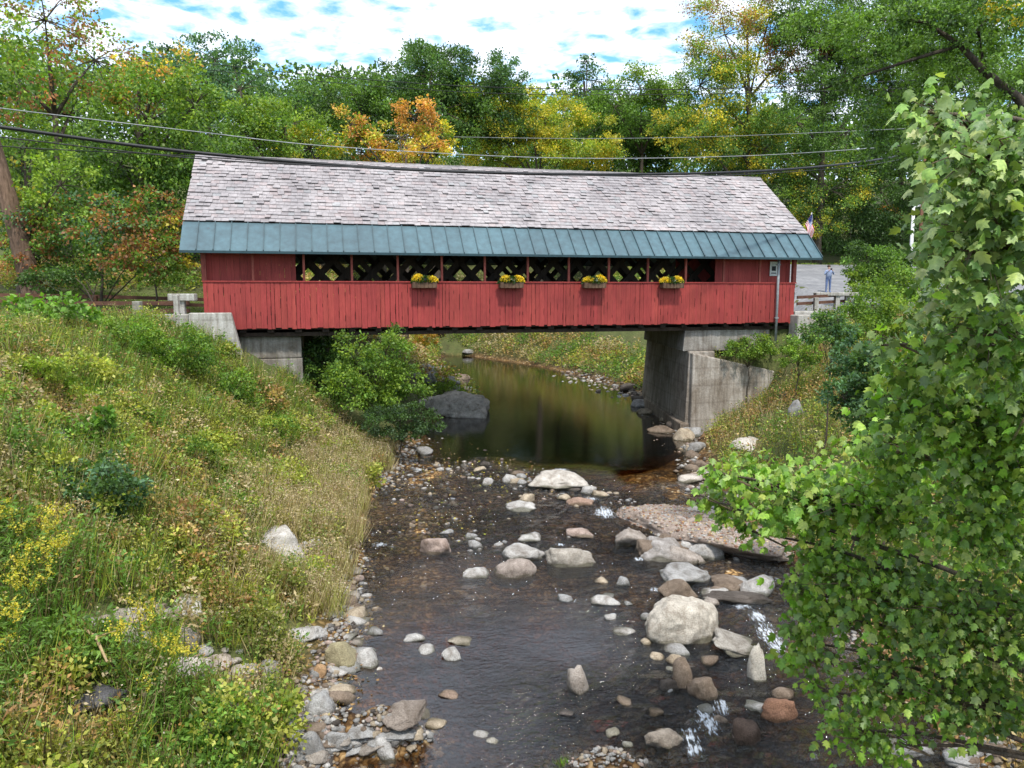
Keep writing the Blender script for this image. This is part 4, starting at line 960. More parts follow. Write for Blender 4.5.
def tree(name, label, cat, Y, lobes, base=None, leaf=.26, cover=2.6, tr=.25, group=None, seed=0, depthf=.75, clr=.34, limbs=True, show_trunk=True, dark_trunk=(.7,.7,.7), dY=0, flat=.65, lsc=.78):
    rg = np.random.default_rng(seed); leaf = leaf*lsc; cover = cover*1.15
    L0 = at(lobes[0][0], lobes[0][1], Y)
    bx = L0.x if base is None else at(base, 300, Y).x
    bz = float(hgt(bx, Y)); o = empty(name, (bx, Y, bz), label, cat, group)
    Qs = []; Cs = []; mb = MB()
    tips = []
    for lb in lobes:
        px, py, rx, ry, pal = lb[:5]; yy = Y + (lb[5] if len(lb) > 5 else rg.uniform(-1, 1)*2)
        c = np.array(at(px, py, yy)); k = yy/F; rad = (rx*k, (rx+ry)/2*k*depthf, ry*k)
        area = math.pi*rx*ry; lp_ = (leaf/k)**2*.42
        n = int(area*cover/lp_); n = max(150, min(n, 30000))
        Q, C, cc = lobe_leaves(c, rad, n, leaf, pal, rg, ncl=max(12, int(area/90)), clr=clr if rx < 40 else clr*.8, flat=flat)
        Qs.append(Q); Cs.append(C); tips.append((c, cc, rad))
    build_quads('crown', np.vstack(Qs), np.vstack(Cs), LEAF, o)
    if show_trunk:
        topz = max(t[0][2] for t in tips)-bz; H = topz*.92
        lean = rg.normal(size=2)*.03*H; cx = np.mean([t[0][0] for t in tips])-bx
        pts = [(cx*f*f*.6 + lean[0]*f + rg.normal()*.05, lean[1]*f, -.5+(H+.5)*f) for f in np.linspace(0, 1, 8)]
        mb.tube(pts, list(np.linspace(tr, tr*.22, 8)), 8, dark_trunk)
        mb.build('trunk', BARK, o, True)
        if limbs:
            mb = MB()
            for c, cc, rad in tips:
                cl = Vector(c) - Vector((bx, Y, bz)); f = max(.25, min(.85, (cl.z - np.hypot(cl.x, cl.y)*.5)/H)); k = int(f*7)
                s0 = Vector(pts[k]); mid = s0.lerp(cl, .5) + Vector((0, 0, .05*(cl-s0).length))
                mb.tube([s0, mid, cl], [tr*.38, tr*.25, tr*.12], 6, dark_trunk)
                for q in cc[::max(1, len(cc)//10)]:
                    q = Vector(q) - Vector((bx, Y, bz)); mb.tube([cl, cl.lerp(q, .5)+Vector((0,0,.1)), q], [tr*.12, tr*.08, tr*.03], 4, dark_trunk, False)
            mb.build('limbs', BARK, o, True)
    return o
GT = 'trees behind the bridge'
T = tree
# left
T('maple_tree','tall thin-leaved maple with orange tips at the upper left edge','tree',46,[(45,20,55,45,RST+G_YE),(95,60,45,40,G_YE+RST),(20,85,45,40,G_YE+RST),(70,115,55,35,G_MD+G_YE),(150,25,0.1,.1,G_DK)][:4],72,.24,1.0,.35,GT,11,clr=.30)
T('maple_tree','broad green maple with an orange patch left of the roof','tree',43,[(150,120,55,55,G_MD+G_YE),(185,150,45,45,G_MD),(120,165,55,50,G_MD+G_DK),(160,70,38,18,ORG+YEL+G_YE),(130,100,30,16,ORG+G_YE),(195,105,28,35,G_MD+G_YE),(185,205,40,40,G_DK+G_MD),(100,200,50,35,G_MD)],150,.24,2.3,.3,GT,12)
T('willow_tree','blue-green airy tree standing against the sky above the left roof end','tree',62,[(215,60,45,28,G_BL),(190,95,42,40,G_BL),(240,90,38,40,G_BL),(215,130,50,40,G_BL+G_DK),(165,60,18,16,G_BL)],215,.30,1.25,.4,GT,13,clr=.26)
T('maple_tree','yellow-green tree drooping at the left edge above the road','tree',37,[(25,150,45,35,G_YE+G_MD),(60,185,40,35,G_YE),(10,210,35,45,G_MD+YEL)],20,.22,1.5,.22,GT,14)
T('sumac_bush','spreading sumac with green and reddish fronds beside the left road','bush',35.5,[(60,215,45,28,G_BL+G_MD+RST),(110,225,45,30,RST+G_BL+G_MD),(160,215,35,28,RST+G_MD),(140,250,45,28,G_MD+RST),(70,258,50,24,G_DK+G_MD),(30,250,30,30,G_MD+RST),(185,240,20,30,RST+YEL)],100,.2,2.2,.1,'roadside bushes',15)
T('bush','yellow-flecked bush right of the sumac by the left road','bush',34.6,[(150,252,22,18,YEL+G_YE),(165,275,26,14,G_MD+G_YE)],155,.17,2.2,.07,'roadside bushes',16)
T('bush','low dark green bush at the foot of the left trees','bush',34,[(100,275,50,12,G_DK+G_MD),(40,280,30,10,G_DK)],100,.17,2.2,.07,'roadside bushes',17)
T('pine_tree','distant dark pine behind the left green trees','tree',92,[(300,92,14,10,G_BL),(300,108,20,14,G_BL),(300,130,26,16,G_DK)],300,.35,2,.3,GT,18)
T('oak_tree','rounded green tree just right of the airy blue-green tree','tree',72,[(330,100,50,32,G_MD+G_DK),(290,125,35,25,G_YE+G_MD),(360,110,35,30,G_MD)],325,.30,2.3,.4,GT,19)
T('birch_tree','yellow-green tree topping the roof at left centre','tree',52,[(285,125,42,26,G_YE+G_MD),(250,140,35,28,G_YE+G_MD),(310,148,45,22,G_YE+YEL),(240,118,20,20,G_YE)],280,.24,2.4,.3,GT,20)
T('maple_tree','bright orange maple with yellow skirts above the roof','tree',50,[(415,118,22,20,ORG),(400,138,28,18,ORG+YEL),(425,148,22,14,YEL+ORG),(395,155,35,10,ORG+YEL),(355,145,24,22,ORG+YEL+G_YE),(350,125,24,16,G_YE+ORG),(440,140,15,20,G_YE+YEL)],405,.22,2.3,.25,GT,21)
T('oak_tree','tallest dark green rounded tree at the centre of the skyline','tree',74,[(430,75,48,32,G_DK+G_BL),(395,95,30,32,G_DK),(475,85,42,30,G_DK+G_BL),(505,75,22,22,G_BL),(440,110,60,35,G_DK+G_MD),(500,110,35,35,G_DK),(420,60,25,16,G_MD)],440,.28,3.0,.5,GT,22)
T('birch_tree','wide golden yellow tree above the middle of the roof','tree',74.5,[(545,118,45,28,YEL+YEL+G_YE),(510,130,45,36,YEL+YEL+G_YE),(580,142,44,28,YEL+YEL+G_YE),(480,112,22,26,YEL+G_YE),(545,155,60,15,YEL+G_YE+G_YE),(475,148,25,20,G_YE+YEL)],540,.22,2.6,.3,GT,23)
T('pine_tree','dark layered pine poking above the centre right treeline','tree',88,[(587,62,10,7,G_BL),(583,72,20,6,G_BL),(592,81,24,7,G_DK),(585,92,28,9,G_BL+G_DK),(590,106,30,12,G_DK)],588,.34,1.9,.35,GT,24)
T('oak_tree','pale green rounded tree right of the dark pine','tree',80,[(640,88,30,20,G_YE+G_MD),(615,108,30,20,G_MD),(665,100,26,20,G_MD),(640,120,50,25,G_MD)],640,.3,2.5,.35,GT,25)
T('oak_tree','mid green tree behind the right half of the roof','tree',84,[(625,140,45,30,G_DK+G_MD),(665,130,40,35,G_MD+G_DK),(600,120,25,25,G_DK+G_MD)],640,.25,2.8,.3,GT,26)
T('maple_tree','tall maple with tan and yellow leaves right of centre','tree',76,[(725,35,38,38,RST+G_YE+YEL),(700,85,38,34,G_YE+G_MD),(745,85,35,35,G_YE+YEL+G_MD),(690,130,40,35,G_MD+YEL),(735,140,40,38,G_DK+YEL+G_MD),(770,15,35,30,RST+G_YE),(790,55,30,30,RST+G_MD)],745,.24,2.2,.4,GT,27)
T('oak_tree','large dark green tree rising behind the right roof end','tree',74,[(820,60,45,50,G_MD+G_DK),(795,120,40,38,G_DK+G_MD),(850,130,50,40,G_DK+G_MD),(765,150,35,35,G_MD+YEL),(830,190,50,35,G_MD+YEL+G_DK),(790,190,35,30,G_YE+G_DK),(815,222,32,16,YEL+G_MD),(870,30,50,45,G_DK+G_MD),(880,90,40,40,G_MD)],815,.22,2.4,.45,GT,28)
T('oak_tree','dark tree behind the lamp pole at the right','tree',76,[(880,190,45,40,G_DK),(900,225,40,28,G_DK),(885,215,18,9,ORG+G_DK),(850,228,30,24,G_DK),(930,170,45,50,G_DK+G_MD),(960,80,60,60,G_DK+G_MD),(880,60,60,60,G_MD+G_DK),(940,10,60,50,G_MD),(820,20,50,40,G_MD+G_DK)],900,.26,2.6,.35,GT,29)
T('bush','rounded dark green shrub left of the lamp pole','bush',46,[(868,262,24,18,G_DK+G_MD),(890,268,30,22,G_MD+G_DK),(854,274,12,14,G_YE+G_MD),(875,285,30,14,G_MD)],875,.16,4.5,.08,'roadside bushes',30)
T('bush','yellow-green shrub under the lamp pole','bush',38,[(915,275,32,22,G_YE+G_MD),(890,292,34,16,G_YE+G_MD),(945,295,35,25,G_MD)],915,.14,2.6,.07,'roadside bushes',31)
T('bush','light green shrub spreading behind the low rail at the right','bush',30,[(875,308,30,20,G_YE+G_MD),(905,318,34,24,G_MD+G_YE),(858,322,20,16,G_MD)],880,.12,3.2,.06,'roadside bushes',34)
T('oak_tree','dark green tree filling the gap under the left end of the bridge','tree',46,[(330,345,45,22,G_DK),(380,350,30,18,G_DK+G_MD),(320,375,35,20,G_DK)],330,.2,3,.2,GT,32,limbs=False)
T('maple_tree','dense green tree between the sumac and the roof corner','tree',48,[(215,160,35,30,G_MD+G_DK),(235,185,30,25,G_DK),(180,180,40,40,G_MD+G_DK)],205,.24,2.8,.25,GT,33)
# fill: trees of the slope seen between the others
g3 = np.random.default_rng(5)
fillspec = [(30,130,66),(90,170,60),(250,160,66),(330,155,76),(385,160,78),(460,165,90),(560,165,90),(620,160,84),(690,165,84),(760,190,86),(850,215,84),(960,200,82),(1000,60,84),(130,230,52),(50,250,50),(200,235,50)]
names = ['at the far left','behind the orange-tipped maple','behind the yellow-green tree','left of the orange maple','behind the orange maple','under the tallest dark tree','behind the golden tree','behind the pale rounded tree','under the tan and yellow maple','behind the right roof end','behind the rounded shrub','behind the lamp pole','at the far right edge','behind the sumac','behind the leaning trunk','behind the left roof corner']
for i, ((px, py, Y), nm) in enumerate(zip(fillspec, names)):
    T('forest_tree', 'deep green woodland tree '+nm, 'tree', Y, [(px, py, 55, 40, G_DK+G_MD), (px-35, py+35, 40, 30, G_DK), (px+35, py+30, 40, 30, G_DK), (px, py+60, 50, 30, G_DK)], px, .3, 2.2, .3, 'woodland trees filling the slope', 200+i, limbs=False)
# far wooded hillside, one mass
rg = np.random.default_rng(99); n = 60000
X = rg.uniform(-110, 110, n); Y = rg.uniform(96, 130, n); zb = hgt(X, Y)
H = 8 + 9*vn2(X*.16, Y*.16, 3)
Pz = zb + H*rg.random(n)**.35; D = unit(rg.normal(size=(n, 3))+np.array([0,-.3,.1])); ln = rg.uniform(.5, 1.0, n)
Q, C = leafset(np.stack([X, Y, Pz], 1), D, ln, ln*.7, palette(G_DK+G_MD+G_DK+G_YE[:1], n, rg), rg)
tag(build_quads('distant_wood', Q, C, LEAF), 'far wooded hillside behind the tree line', 'woodland', kind='stuff')

# leaning bare trunk at the left edge
b = at(34, 290, 36.5); b.z = float(hgt(b.x, b.y))
lt = empty('tree_trunk_leaning', b, 'leaning bare trunk with flaking bark at the left edge by the road', 'tree'); lt.name = 'leaning_tree'
tp = at(-6, 150, 36); tp2 = at(-40, 30, 36); mb = MB()
mb.tube([(0,0,-.5), (-.02,0,.4), tuple((tp-b)*.5+Vector((.08,0,0))), tuple(tp-b), tuple(tp2-b)], [.62,.5,.42,.36,.25], 12, (1.5,1.2,1.1)); mb.build('trunk', BARK, lt, True)
Q, C, _ = lobe_leaves(np.array(at(-30, 40, 36)), (3, 3, 2.5), 3000, .2, G_YE+G_MD, rg); build_quads('crown', Q, C, LEAF, lt)

# ------------------------------------------------------------------ shrubs on the banks
def shrub(name, label, px, py, rx, ry, pal, leaf, cover=2.4, Y=None, seed=0, cat='shrub', group='shrubs on the banks', lobes=None):
    if Y is None: x, Y, z = ground_hit(px, py+ry*.9)
    lb = [(px, py, rx*.75, ry*.8, pal, 0)] + [(px+rx*.55*math.cos(a), py+ry*.45*math.sin(a), rx*.45, ry*.45, pal, (.5*math.sin(a*2))) for a in (0.3, 1.4, 2.6, 3.9, 5.2)]
    return tree(name, label, cat, Y, lb, px, leaf, cover, .035, group, seed, depthf=.8, clr=.3)
GRNB = [(.12,.24,.03),(.15,.28,.04)]; YGB = [(.30,.34,.05),(.24,.30,.05)]
shrub('shrub','bright leafy sapling clump in front of the gap under the bridge',375,374,56,54,G_MD+G_YE,.13,2.3,27.5,40)
shrub('shrub','dark leafy bush in the shade between the left abutment and the bright clump',322,362,24,34,G_DK+G_MD,.12,2.6,30.2,59)
shrub('shrub','feathery dark willow shrub at the foot of the bright sapling clump',400,420,45,22,[(.05,.09,.04),(.07,.11,.05)]+G_DK,.09,2.2,26.2,41)
shrub('shrub','leafy green bush beside the left abutment',172,352,48,36,G_MD+G_YE+GRNB,.10,2.0,None,42)
shrub('shrub','wide yellow-green bush on the upper left bank below the rail',120,338,52,24,G_YE+GRNB,.09,2.0,None,54)
shrub('shrub','yellow-green weed bush at the left edge above the dark bramble',40,372,42,24,G_YE+YGB,.09,1.9,None,55)
shrub('shrub','light leafy weed bush halfway between abutment and white bank rocks',275,432,32,22,YGB+GRNB,.08,1.9,None,56)
shrub('shrub','olive weed bush in the middle of the left bank',190,450,36,22,YGB+G_MD,.08,1.9,None,57)
shrub('shrub','bright green weed bush at the bottom of the left bank beside the shore',225,725,34,30,GRNB+YGB,.06,1.8,None,58)
shrub('shrub','light green bush below the left wing wall',232,392,32,25,G_YE+G_MD,.10,2.2,None,43)
shrub('shrub','bright green fern-like seedling by the left rail',50,315,52,24,[(.14,.26,.03),(.11,.22,.03)],.2,1.2,21,44)
shrub('shrub','dark blue-green bramble patch midway up the left bank',95,485,55,38,G_BL+G_DK,.11,2.4,None,45)
shrub('shrub','tall green upright herb standing in the yellow weeds at left',100,425,18,22,[(.13,.25,.03),(.1,.2,.03)],.15,1.4,None,46)
shrub('shrub','dense dark vine mound on the right bank',862,385,38,62,G_DK+G_BL,.09,3.2,15,47)
shrub('shrub','dark vine thicket behind the big right leaves',905,410,60,70,G_DK,.09,2.8,14,48)
shrub('shrub','green shrub below the barrier on the right bank',830,330,30,24,G_DK+G_MD+G_BL,.10,2.8,22,49)
shrub('shrub','small weedy shrub on top of the right wing wall',752,347,34,15,G_MD+G_YE,.10,2.0,32.8,50)
shrub('shrub','yellow-green weed clump at the right end of the bridge',800,352,26,20,G_YE+G_MD,.10,2.0,29,51)
shrub('shrub','orange-flowered shrub at the far bank under the bridge',425,338,14,10,YEL+ORG,.14,2.0,58,52)
shrub('shrub','bright green low shrub on the ledge of the left pool edge',442,388,24,8,G_YE+G_MD,.09,1.8,None,53)

# ------------------------------------------------------------------ weeds (ground cover)
OLV = [(.17,.20,.045), (.14,.17,.04), (.24,.25,.06)]
YGR = [(.34,.36,.055), (.24,.32,.045), (.40,.40,.09)]
TAN = [(.46,.37,.20), (.36,.28,.15), (.52,.43,.27)]
ORB = [(.40,.24,.09), (.32,.18,.08), (.44,.32,.12)]
GRN = [(.11,.21,.035), (.14,.25,.04)]
def herbs(X, Y, H, nl, spread, leaf, pal, rg, blade=False, z=None, top=None, topn=0, elong=.5, upb=.2, tsz=.6):
    n = len(X); Z = hgt(X, Y) if z is None else z
    lean = rg.normal(size=(n, 2))*.22
    k = np.repeat(np.arange(n), nl); m = len(k)
    f = rg.random(m)**.75
    base = np.stack([X, Y, Z], 1)[k]; h = H[k]
    pal = np.asarray(pal, float)
    pc = pal[k] if pal.shape[0] == n and n > 8 else pal[rg.integers(0, len(pal), n)][k]
    if blade:
        a = rg.uniform(0, 6.28, m); D = unit(np.stack([np.cos(a)*.38, np.sin(a)*.38, np.ones(m)], 1) + rg.normal(size=(m, 3))*.12)
        P = base + np.stack([rg.normal(size=m)*spread, rg.normal(size=m)*spread, np.zeros(m)], 1)
        ln = h*rg.uniform(.5, 1.1, m); Q, _ = leafset(P, D, ln, np.full(m, leaf), None, rg, .5)
    else:
        a = rg.uniform(0, 6.28, m); r = spread*(.35+.65*rg.random(m))
        P = base + np.stack([lean[k,0]*h*f + np.cos(a)*r*.6, lean[k,1]*h*f + np.sin(a)*r*.6, h*f], 1)
        D = unit(np.stack([np.cos(a), np.sin(a), rg.normal(size=m)*.45+upb], 1))
        ln = leaf*rg.uniform(.6, 1.4, m); Q, _ = leafset(P, D, ln, ln*elong, None, rg)
    C = np.clip(pc*(1+rg.normal(size=(m, 1))*.16), .005, 1)
    Qs, Cs = [Q], [C]
    # stems
    D = unit(np.stack([lean[:,0], lean[:,1], np.ones(n)], 1)); Q, _ = leafset(np.stack([X, Y, Z], 1), D, H*1.02, np.full(n, .018), None, rg, .3)
    Qs.append(Q); Cs.append(np.tile(np.array([[.16,.13,.06]]), (n, 1))*rg.uniform(.5, 1.4, (n, 1)))
    if topn:
        k = np.repeat(np.arange(n), topn); m = len(k); u = rg.random(m)
        P = np.stack([X, Y, Z], 1)[k] + np.stack([lean[k,0]*H[k]+rg.normal(size=m)*.06, lean[k,1]*H[k]+rg.normal(size=m)*.06, H[k]*(1.0-.28*u)], 1)
        ln = leaf*tsz*rg.uniform(.6, 1.3, m); Q, _ = leafset(P, unit(rg.normal(size=(m, 3))+np.array([0,0,.5])), ln, ln*.7, None, rg)
        Qs.append(Q); Cs.append(palette(top, m, rg))
    return np.vstack(Qs), np.vstack(Cs)
def scatter(n, x0, x1, y0, y1, rg):
    return rg.uniform(x0, x1, n), rg.uniform(y0, y1, n)
def view_ok(X, Y, Z=None, mrg=60):
    Z = hgt(X, Y) if Z is None else Z
    d = Y*cp - (Z-CAMZ)*sp_; v = Y*sp_ + (Z-CAMZ)*cp
    return (np.abs(X/d*F) < 512+mrg+40) & (384-v/d*F < 820) & (d > 1)
clear = [ground_hit(r[0], r[1]+r[3]*.3)[:2] + (r[2]*.46,) for r in ROCKS] + [ground_hit(a, b)[:2] + (w*.5,) for a, b, w in SLABPX if a < 340]
def not_on_rock(X, Y):
    ok = np.ones(len(X), bool)
    for cx, cy, w in clear:
        dist = math.hypot(cx, cy, 5); rr = w*dist/F
        ok &= ~(((X-cx)/rr)**2 + ((Y-cy+.25*rr)/(rr*1.3))**2 < 1)
    return ok
def zone(X, Y, s=.4, seed=60): return fbm2(X*s, Y*s, 3, seed)
rg = np.random.default_rng(321)
# left bank
X, Y = scatter(30000, -24, 2, 8, 28, rg)
d = XL(Y)-X; s, t = st(X, Y)
k = (d > .2 + .9*fbm2(X*1.3, Y*1.3, 2, 150)*(Y > 15.5) + .62*(Y < 17)) & (t < -.1 + .0*s) & view_ok(X, Y) & not_on_rock(X, Y) & (~((s > -1.2) & (s < 2.6) & (t > -2.0)))
X, Y, d = X[k], Y[k], d[k]
near = Y < 14
zA = zone(X, Y, .45, 60); zB = zone(X, Y, .9, 70); zC = zone(X, Y, 1.7, 80)
zD = zone(X, Y, 1.1, 110)
pick = np.zeros(len(X), int)              # 0 olive 1 yellow-green 2 tan 3 orange-brown 4 green
pick[:] = 1; pick[zA > .54] = 0; pick[(zB > .56)] = 4; pick[zC < .30] = 2; pick[(zB < .34)] = 3; pick[(zC > .64)] = 4; pick[(d < 2.2+1.6*zC) & (zD > .36) & (Y > 14)] = 2; pick[(Y > 20) & (d > 6) & (zB > .45)] = 4
pick[(Y < 12.5) & (zB > .44)] = 4; jig = rg.random(len(X)) < .28; pick[jig] = rg.integers(0, 5, jig.sum())
PAL = [OLV, YGR, TAN, ORB, GRN]
pals = np.array([PAL[p][rg.integers(0, len(PAL[p]))] for p in pick])
H = rg.uniform(.3, .7, len(X))*(.25+1.5*zD) + .12*(pick == 4); H *= np.where(d < 2.5, .8, 1); H *= np.where((st(X, Y)[1] > -2.4) & (st(X, Y)[0] < -.2), .3, 1); LF = np.where(zC > .55, .10, .065)
Q, C = herbs(X, Y, H, 20, .17, np.repeat(LF, 20), pals, rg, elong=.4)
tag(build_quads('bank_weeds', Q, C, LEAF), 'mixed green, yellow and brown weeds over the left bank', 'weeds', kind='stuff')
# dry seed heads and grasses, left
k = ((pick == 2) & (rg.random(len(X)) < .9)) | (rg.random(len(X)) < .14); Q, C = herbs(X[k], Y[k], H[k]*1.15, 9, .08, .014, np.array(TAN)[rg.integers(0, 3, k.sum())], rg, blade=True, top=TAN+[(.5,.42,.3)], topn=8, tsz=2.0)
tag(build_quads('dry_grass', Q, C, LEAF), 'dry tan grass and seed heads near the left waterline', 'grass', kind='stuff')
k = ((pick == 4) | (pick == 1)) & (rg.random(len(X)) < .75); Q, C = herbs(X[k], Y[k], H[k]*1.15, 13, .09, .018, np.array(GRN+YGR)[rg.integers(0, 5, k.sum())], rg, blade=True)
tag(build_quads('green_grass', Q, C, LEAF), 'green grass blades through the left bank weeds', 'grass', kind='stuff')
sx, sy = scatter(9000, -9, 0, 14.5, 26, rg); sd_ = XL(sy)-sx; k = (sd_ > -.1 + .9*fbm2(sx*1.4, sy*1.4, 2, 151)) & (sd_ < 2.4) & (zone(sx, sy, .8, 140) > .38) & not_on_rock(sx, sy) & (rg.random(len(sx)) < 1.25-sd_*.45); sx, sy = sx[k], sy[k]
Q, C = herbs(sx, sy, rg.uniform(.45, .95, len(sx)), 12, .09, .013, np.array(TAN+[(.42,.38,.16), (.34,.36,.10)])[rg.integers(0, 5, len(sx))], rg, blade=True, top=[(.50,.40,.27), (.46,.33,.26), (.56,.47,.30)], topn=16, tsz=2.4)
tag(build_quads('straw_grass', Q, C, LEAF), 'tall pale straw grass with pinkish heads along the left waterline', 'grass', kind='stuff')
# leafy mounds
mq = []; mc = []; q_ = rg.permutation(len(X))[:520]
for i in q_:
    pal = [YGR+OLV, G_MD+GRN, GRN+YGR, OLV+TAN, ORB+OLV, YGR][int(fbm2(X[i]*.9, Y[i]*.9, 2, 130)*10) % 6]; r_ = rg.uniform(.2, .55)*(.35 if st(X[i], Y[i])[1] > -2.4 else 1)
    z_ = float(hgt(X[i], Y[i])); Qa, Ca, _ = lobe_leaves(np.array([X[i], Y[i], z_+r_*.55]), (r_, r_, r_*.8), int(900*r_+120), rg.uniform(.05, .10), pal, rg, ncl=9, clr=.45, flat=.8)
    mq.append(Qa); mc.append(Ca)
tag(build_quads('weed_clumps', np.vstack(mq), np.vstack(mc), LEAF), 'leafy green and yellow weed mounds over the left bank', 'weeds', kind='stuff')
# goldenrod bottom left
X, Y = scatter(5200, -12, -1.5, 8.3, 13.5, rg); zz = zone(X, Y, .8, 90); k = (XL(Y)-X > 1.7) & view_ok(X, Y, None, 10) & ((X < -6.4) & (Y < 11.4) | (zz > .64) & (Y < 11)) & not_on_rock(X, Y)
X, Y = X[k], Y[k]; Q, C = herbs(X, Y, rg.uniform(.5, 1.05, len(X)), 22, .09, .09, np.array(GRN+[(.11,.2,.03)])[rg.integers(0, 3, len(X))], rg, elong=.22, upb=.5)
tag(build_quads('goldenrod_stems', Q, C, LEAF), 'tall green stems at the lower left', 'weeds', kind='stuff')
k = (rg.random(len(X)) < .3) & (zone(X, Y, 1.3, 95) > .47); gx_, gy_ = X[k], Y[k]; gh = rg.uniform(.8, 1.2, k.sum()); m_ = k.sum(); a_ = rg.uniform(0, 6.28, m_)
kk = np.repeat(np.arange(m_), 70); u_ = rg.random(len(kk)); br_ = rg.integers(0, 4, len(kk))*1.57 + a_[kk]
P = np.stack([gx_[kk] + np.cos(br_)*u_*.16 + rg.normal(size=len(kk))*.012, gy_[kk] + np.sin(br_)*u_*.16 + rg.normal(size=len(kk))*.012, hgt(gx_, gy_)[kk] + gh[kk]*.85 + .16*np.sin(u_*2.2) + .02*rg.normal(size=len(kk))], 1)
D = unit(rg.normal(size=P.shape)); ln = .032*rg.uniform(.6, 1.3, len(P)); Q, _ = leafset(P, D, ln, ln*.8, None, rg); C = palette([(.50,.42,.04), (.56,.48,.06), (.40,.37,.06)], len(P), rg)
Q2, C2 = herbs(gx_, gy_, gh, 16, .07, .09, np.array(GRN), rg, elong=.2, upb=.5); Q = np.vstack([Q, Q2]); C = np.vstack([C, C2])
tag(build_quads('goldenrod_flowers', Q, C, LEAF), 'yellow goldenrod plumes at the lower left', 'flowers', kind='stuff')
# right bank
X, Y = scatter(15000, 2, 24, 10, 38, rg); d = X-XR(Y); s, t = st(X, Y)
k = (d > .5) & ((t < -.4) | ((t < 1.6) & (s > 26.4))) & view_ok(X, Y) & not_on_rock(X, Y); k |= (d > .4) & (t > .25) & (t < 1.5) & (s > 20.8) & (s < 24.2)
X, Y, d = X[k], Y[k], d[k]; zA = zone(X, Y, .6, 61); pick = np.where(zA > .58, 4, np.where(zA > .46, 1, np.where(zA > .38, 0, 3))); jig = rg.random(len(X)) < .35; pick[jig] = rg.integers(0, 5, jig.sum())
pals = np.array([PAL[p][rg.integers(0, len(PAL[p]))] for p in pick]); H = rg.uniform(.25, .8, len(X))
Q, C = herbs(X, Y, H, 17, .16, .08, pals, rg)
tag(build_quads('bank_weeds', Q, C, LEAF), 'tangled green and rusty weeds over the right bank', 'weeds', kind='stuff')
k = rg.random(len(X)) < .25; Q, C = herbs(X[k], Y[k], H[k]*1.2, 10, .1, .015, np.array(TAN+GRN)[rg.integers(0, 5, k.sum())], rg, blade=True, top=TAN, topn=6, tsz=.7)
tag(build_quads('dry_grass', Q, C, LEAF), 'dry grass among the right bank weeds', 'grass', kind='stuff')
# banks beyond the bridge and behind it
X, Y = scatter(26000, -30, 24, 37, 86, rg); d = np.maximum(XL(Y)-X, X-XR(Y)); d = np.where(Y > 73, 2, d); s, t = st(X, Y)
k = (d > .4) & (t > 9.7) & (hgt(X, Y) < 9.6) & view_ok(X, Y) & ~((s > 26) & (t < 33.5)) & ~((s < 0) & (t < 14)); X, Y = X[k], Y[k]
zA = zone(X, Y, .3, 62); pick = np.where(zA > .58, 4, np.where(zA > .48, 1, np.where(zA > .38, 3, 2))); jig = rg.random(len(X)) < .35; pick[jig] = rg.integers(0, 5, jig.sum())
pals = np.array([PAL[p][rg.integers(0, len(PAL[p]))] for p in pick])
Q, C = herbs(X, Y, rg.uniform(.3, 1.2, len(X)), 12, .3, .17, pals, rg)
tag(build_quads('far_bank_weeds', Q, C, LEAF), 'flowering weeds on the far bank beyond the bridge', 'weeds', kind='stuff')
# lawn by the left road and verge
X, Y = scatter(16000, -34, -10, 33, 44, rg); s, t = st(X, Y); k = (t > 7.9) & (t < 14) & (s < -.5) & view_ok(X, Y); X, Y = X[k], Y[k]
Q, C = herbs(X, Y, rg.uniform(.04, .14, len(X)), 5, .14, .03, np.array([(.16,.24,.04), (.2,.27,.05), (.12,.2,.03)])[rg.integers(0, 3, len(X))], rg, blade=True)
tag(build_quads('lawn_grass', Q, C, LEAF), 'short mown grass between the left road and the trees', 'grass', kind='stuff')
X, Y = scatter(5000, 14, 45, 55, 76, rg); s, t = st(X, Y); k = (t > 33) & (t < 36); X, Y = X[k], Y[k]
Q, C = herbs(X, Y, rg.uniform(.1, .3, len(X)), 6, .2, .05, np.array(GRN+YGR)[rg.integers(0, 5, len(X))], rg, blade=True)
tag(build_quads('verge_grass', Q, C, LEAF), 'strip of grass behind the gravel lot', 'grass', kind='stuff')
# grass tuft at bottom gravel
tx, ty, tz = ground_hit(553, 764); n = 60
Q, C = herbs(tx+rg.normal(size=n)*.1, ty+rg.normal(size=n)*.06, rg.uniform(.08, .18, n), 6, .02, .012, np.array([(.15,.3,.03)]), rg, blade=True)
tag(build_quads('grass_tuft', Q, C, LEAF), 'small bright grass tuft on the bottom centre gravel', 'grass')

# fallen leaves and fine gravel
rg = np.random.default_rng(8)
def flakes(name, label, reg, n, sz, pal, cat, dz=.02):
    P = []
    for _ in range(n):
        px, py = reg(rg); x, y, z = ground_hit(px, py); P.append((x, y, max(z, float(hgt(x, y)))+dz*rg.random()))
    P = np.array(P); D = unit(rg.normal(size=(n, 3))*np.array([1, 1, .3])); U = unit(np.cross(D, np.array([0, 0, 1.])+rg.normal(size=(n, 3))*.3)); ln = sz*rg.uniform(.6, 1.5, n)
    tag(build_quads(name, quads(P, D, U, ln, ln*.7), palette(pal, n, rg), LEAF), label, cat, kind='stuff')
fb_ = ground_hit(88, 660); o_ = empty('fallen_branch', (fb_[0], fb_[1], fb_[2]+.35), 'pale dead branch lying over the weeds at the lower left', 'branch')
mb = MB(); mb.tube([(-.55,.35,.12), (-.2,.1,.16), (.2,-.12,.05), (.55,-.5,-.12)], [.012,.022,.026,.016], 6, (2.6,2.5,2.3)); mb.tube([(.2,-.12,.05), (.42,-.05,.1), (.6,.05,.1)], [.014,.01,.006], 5, (2.6,2.5,2.3)); mb.build('stick', TWIG, o_, True)
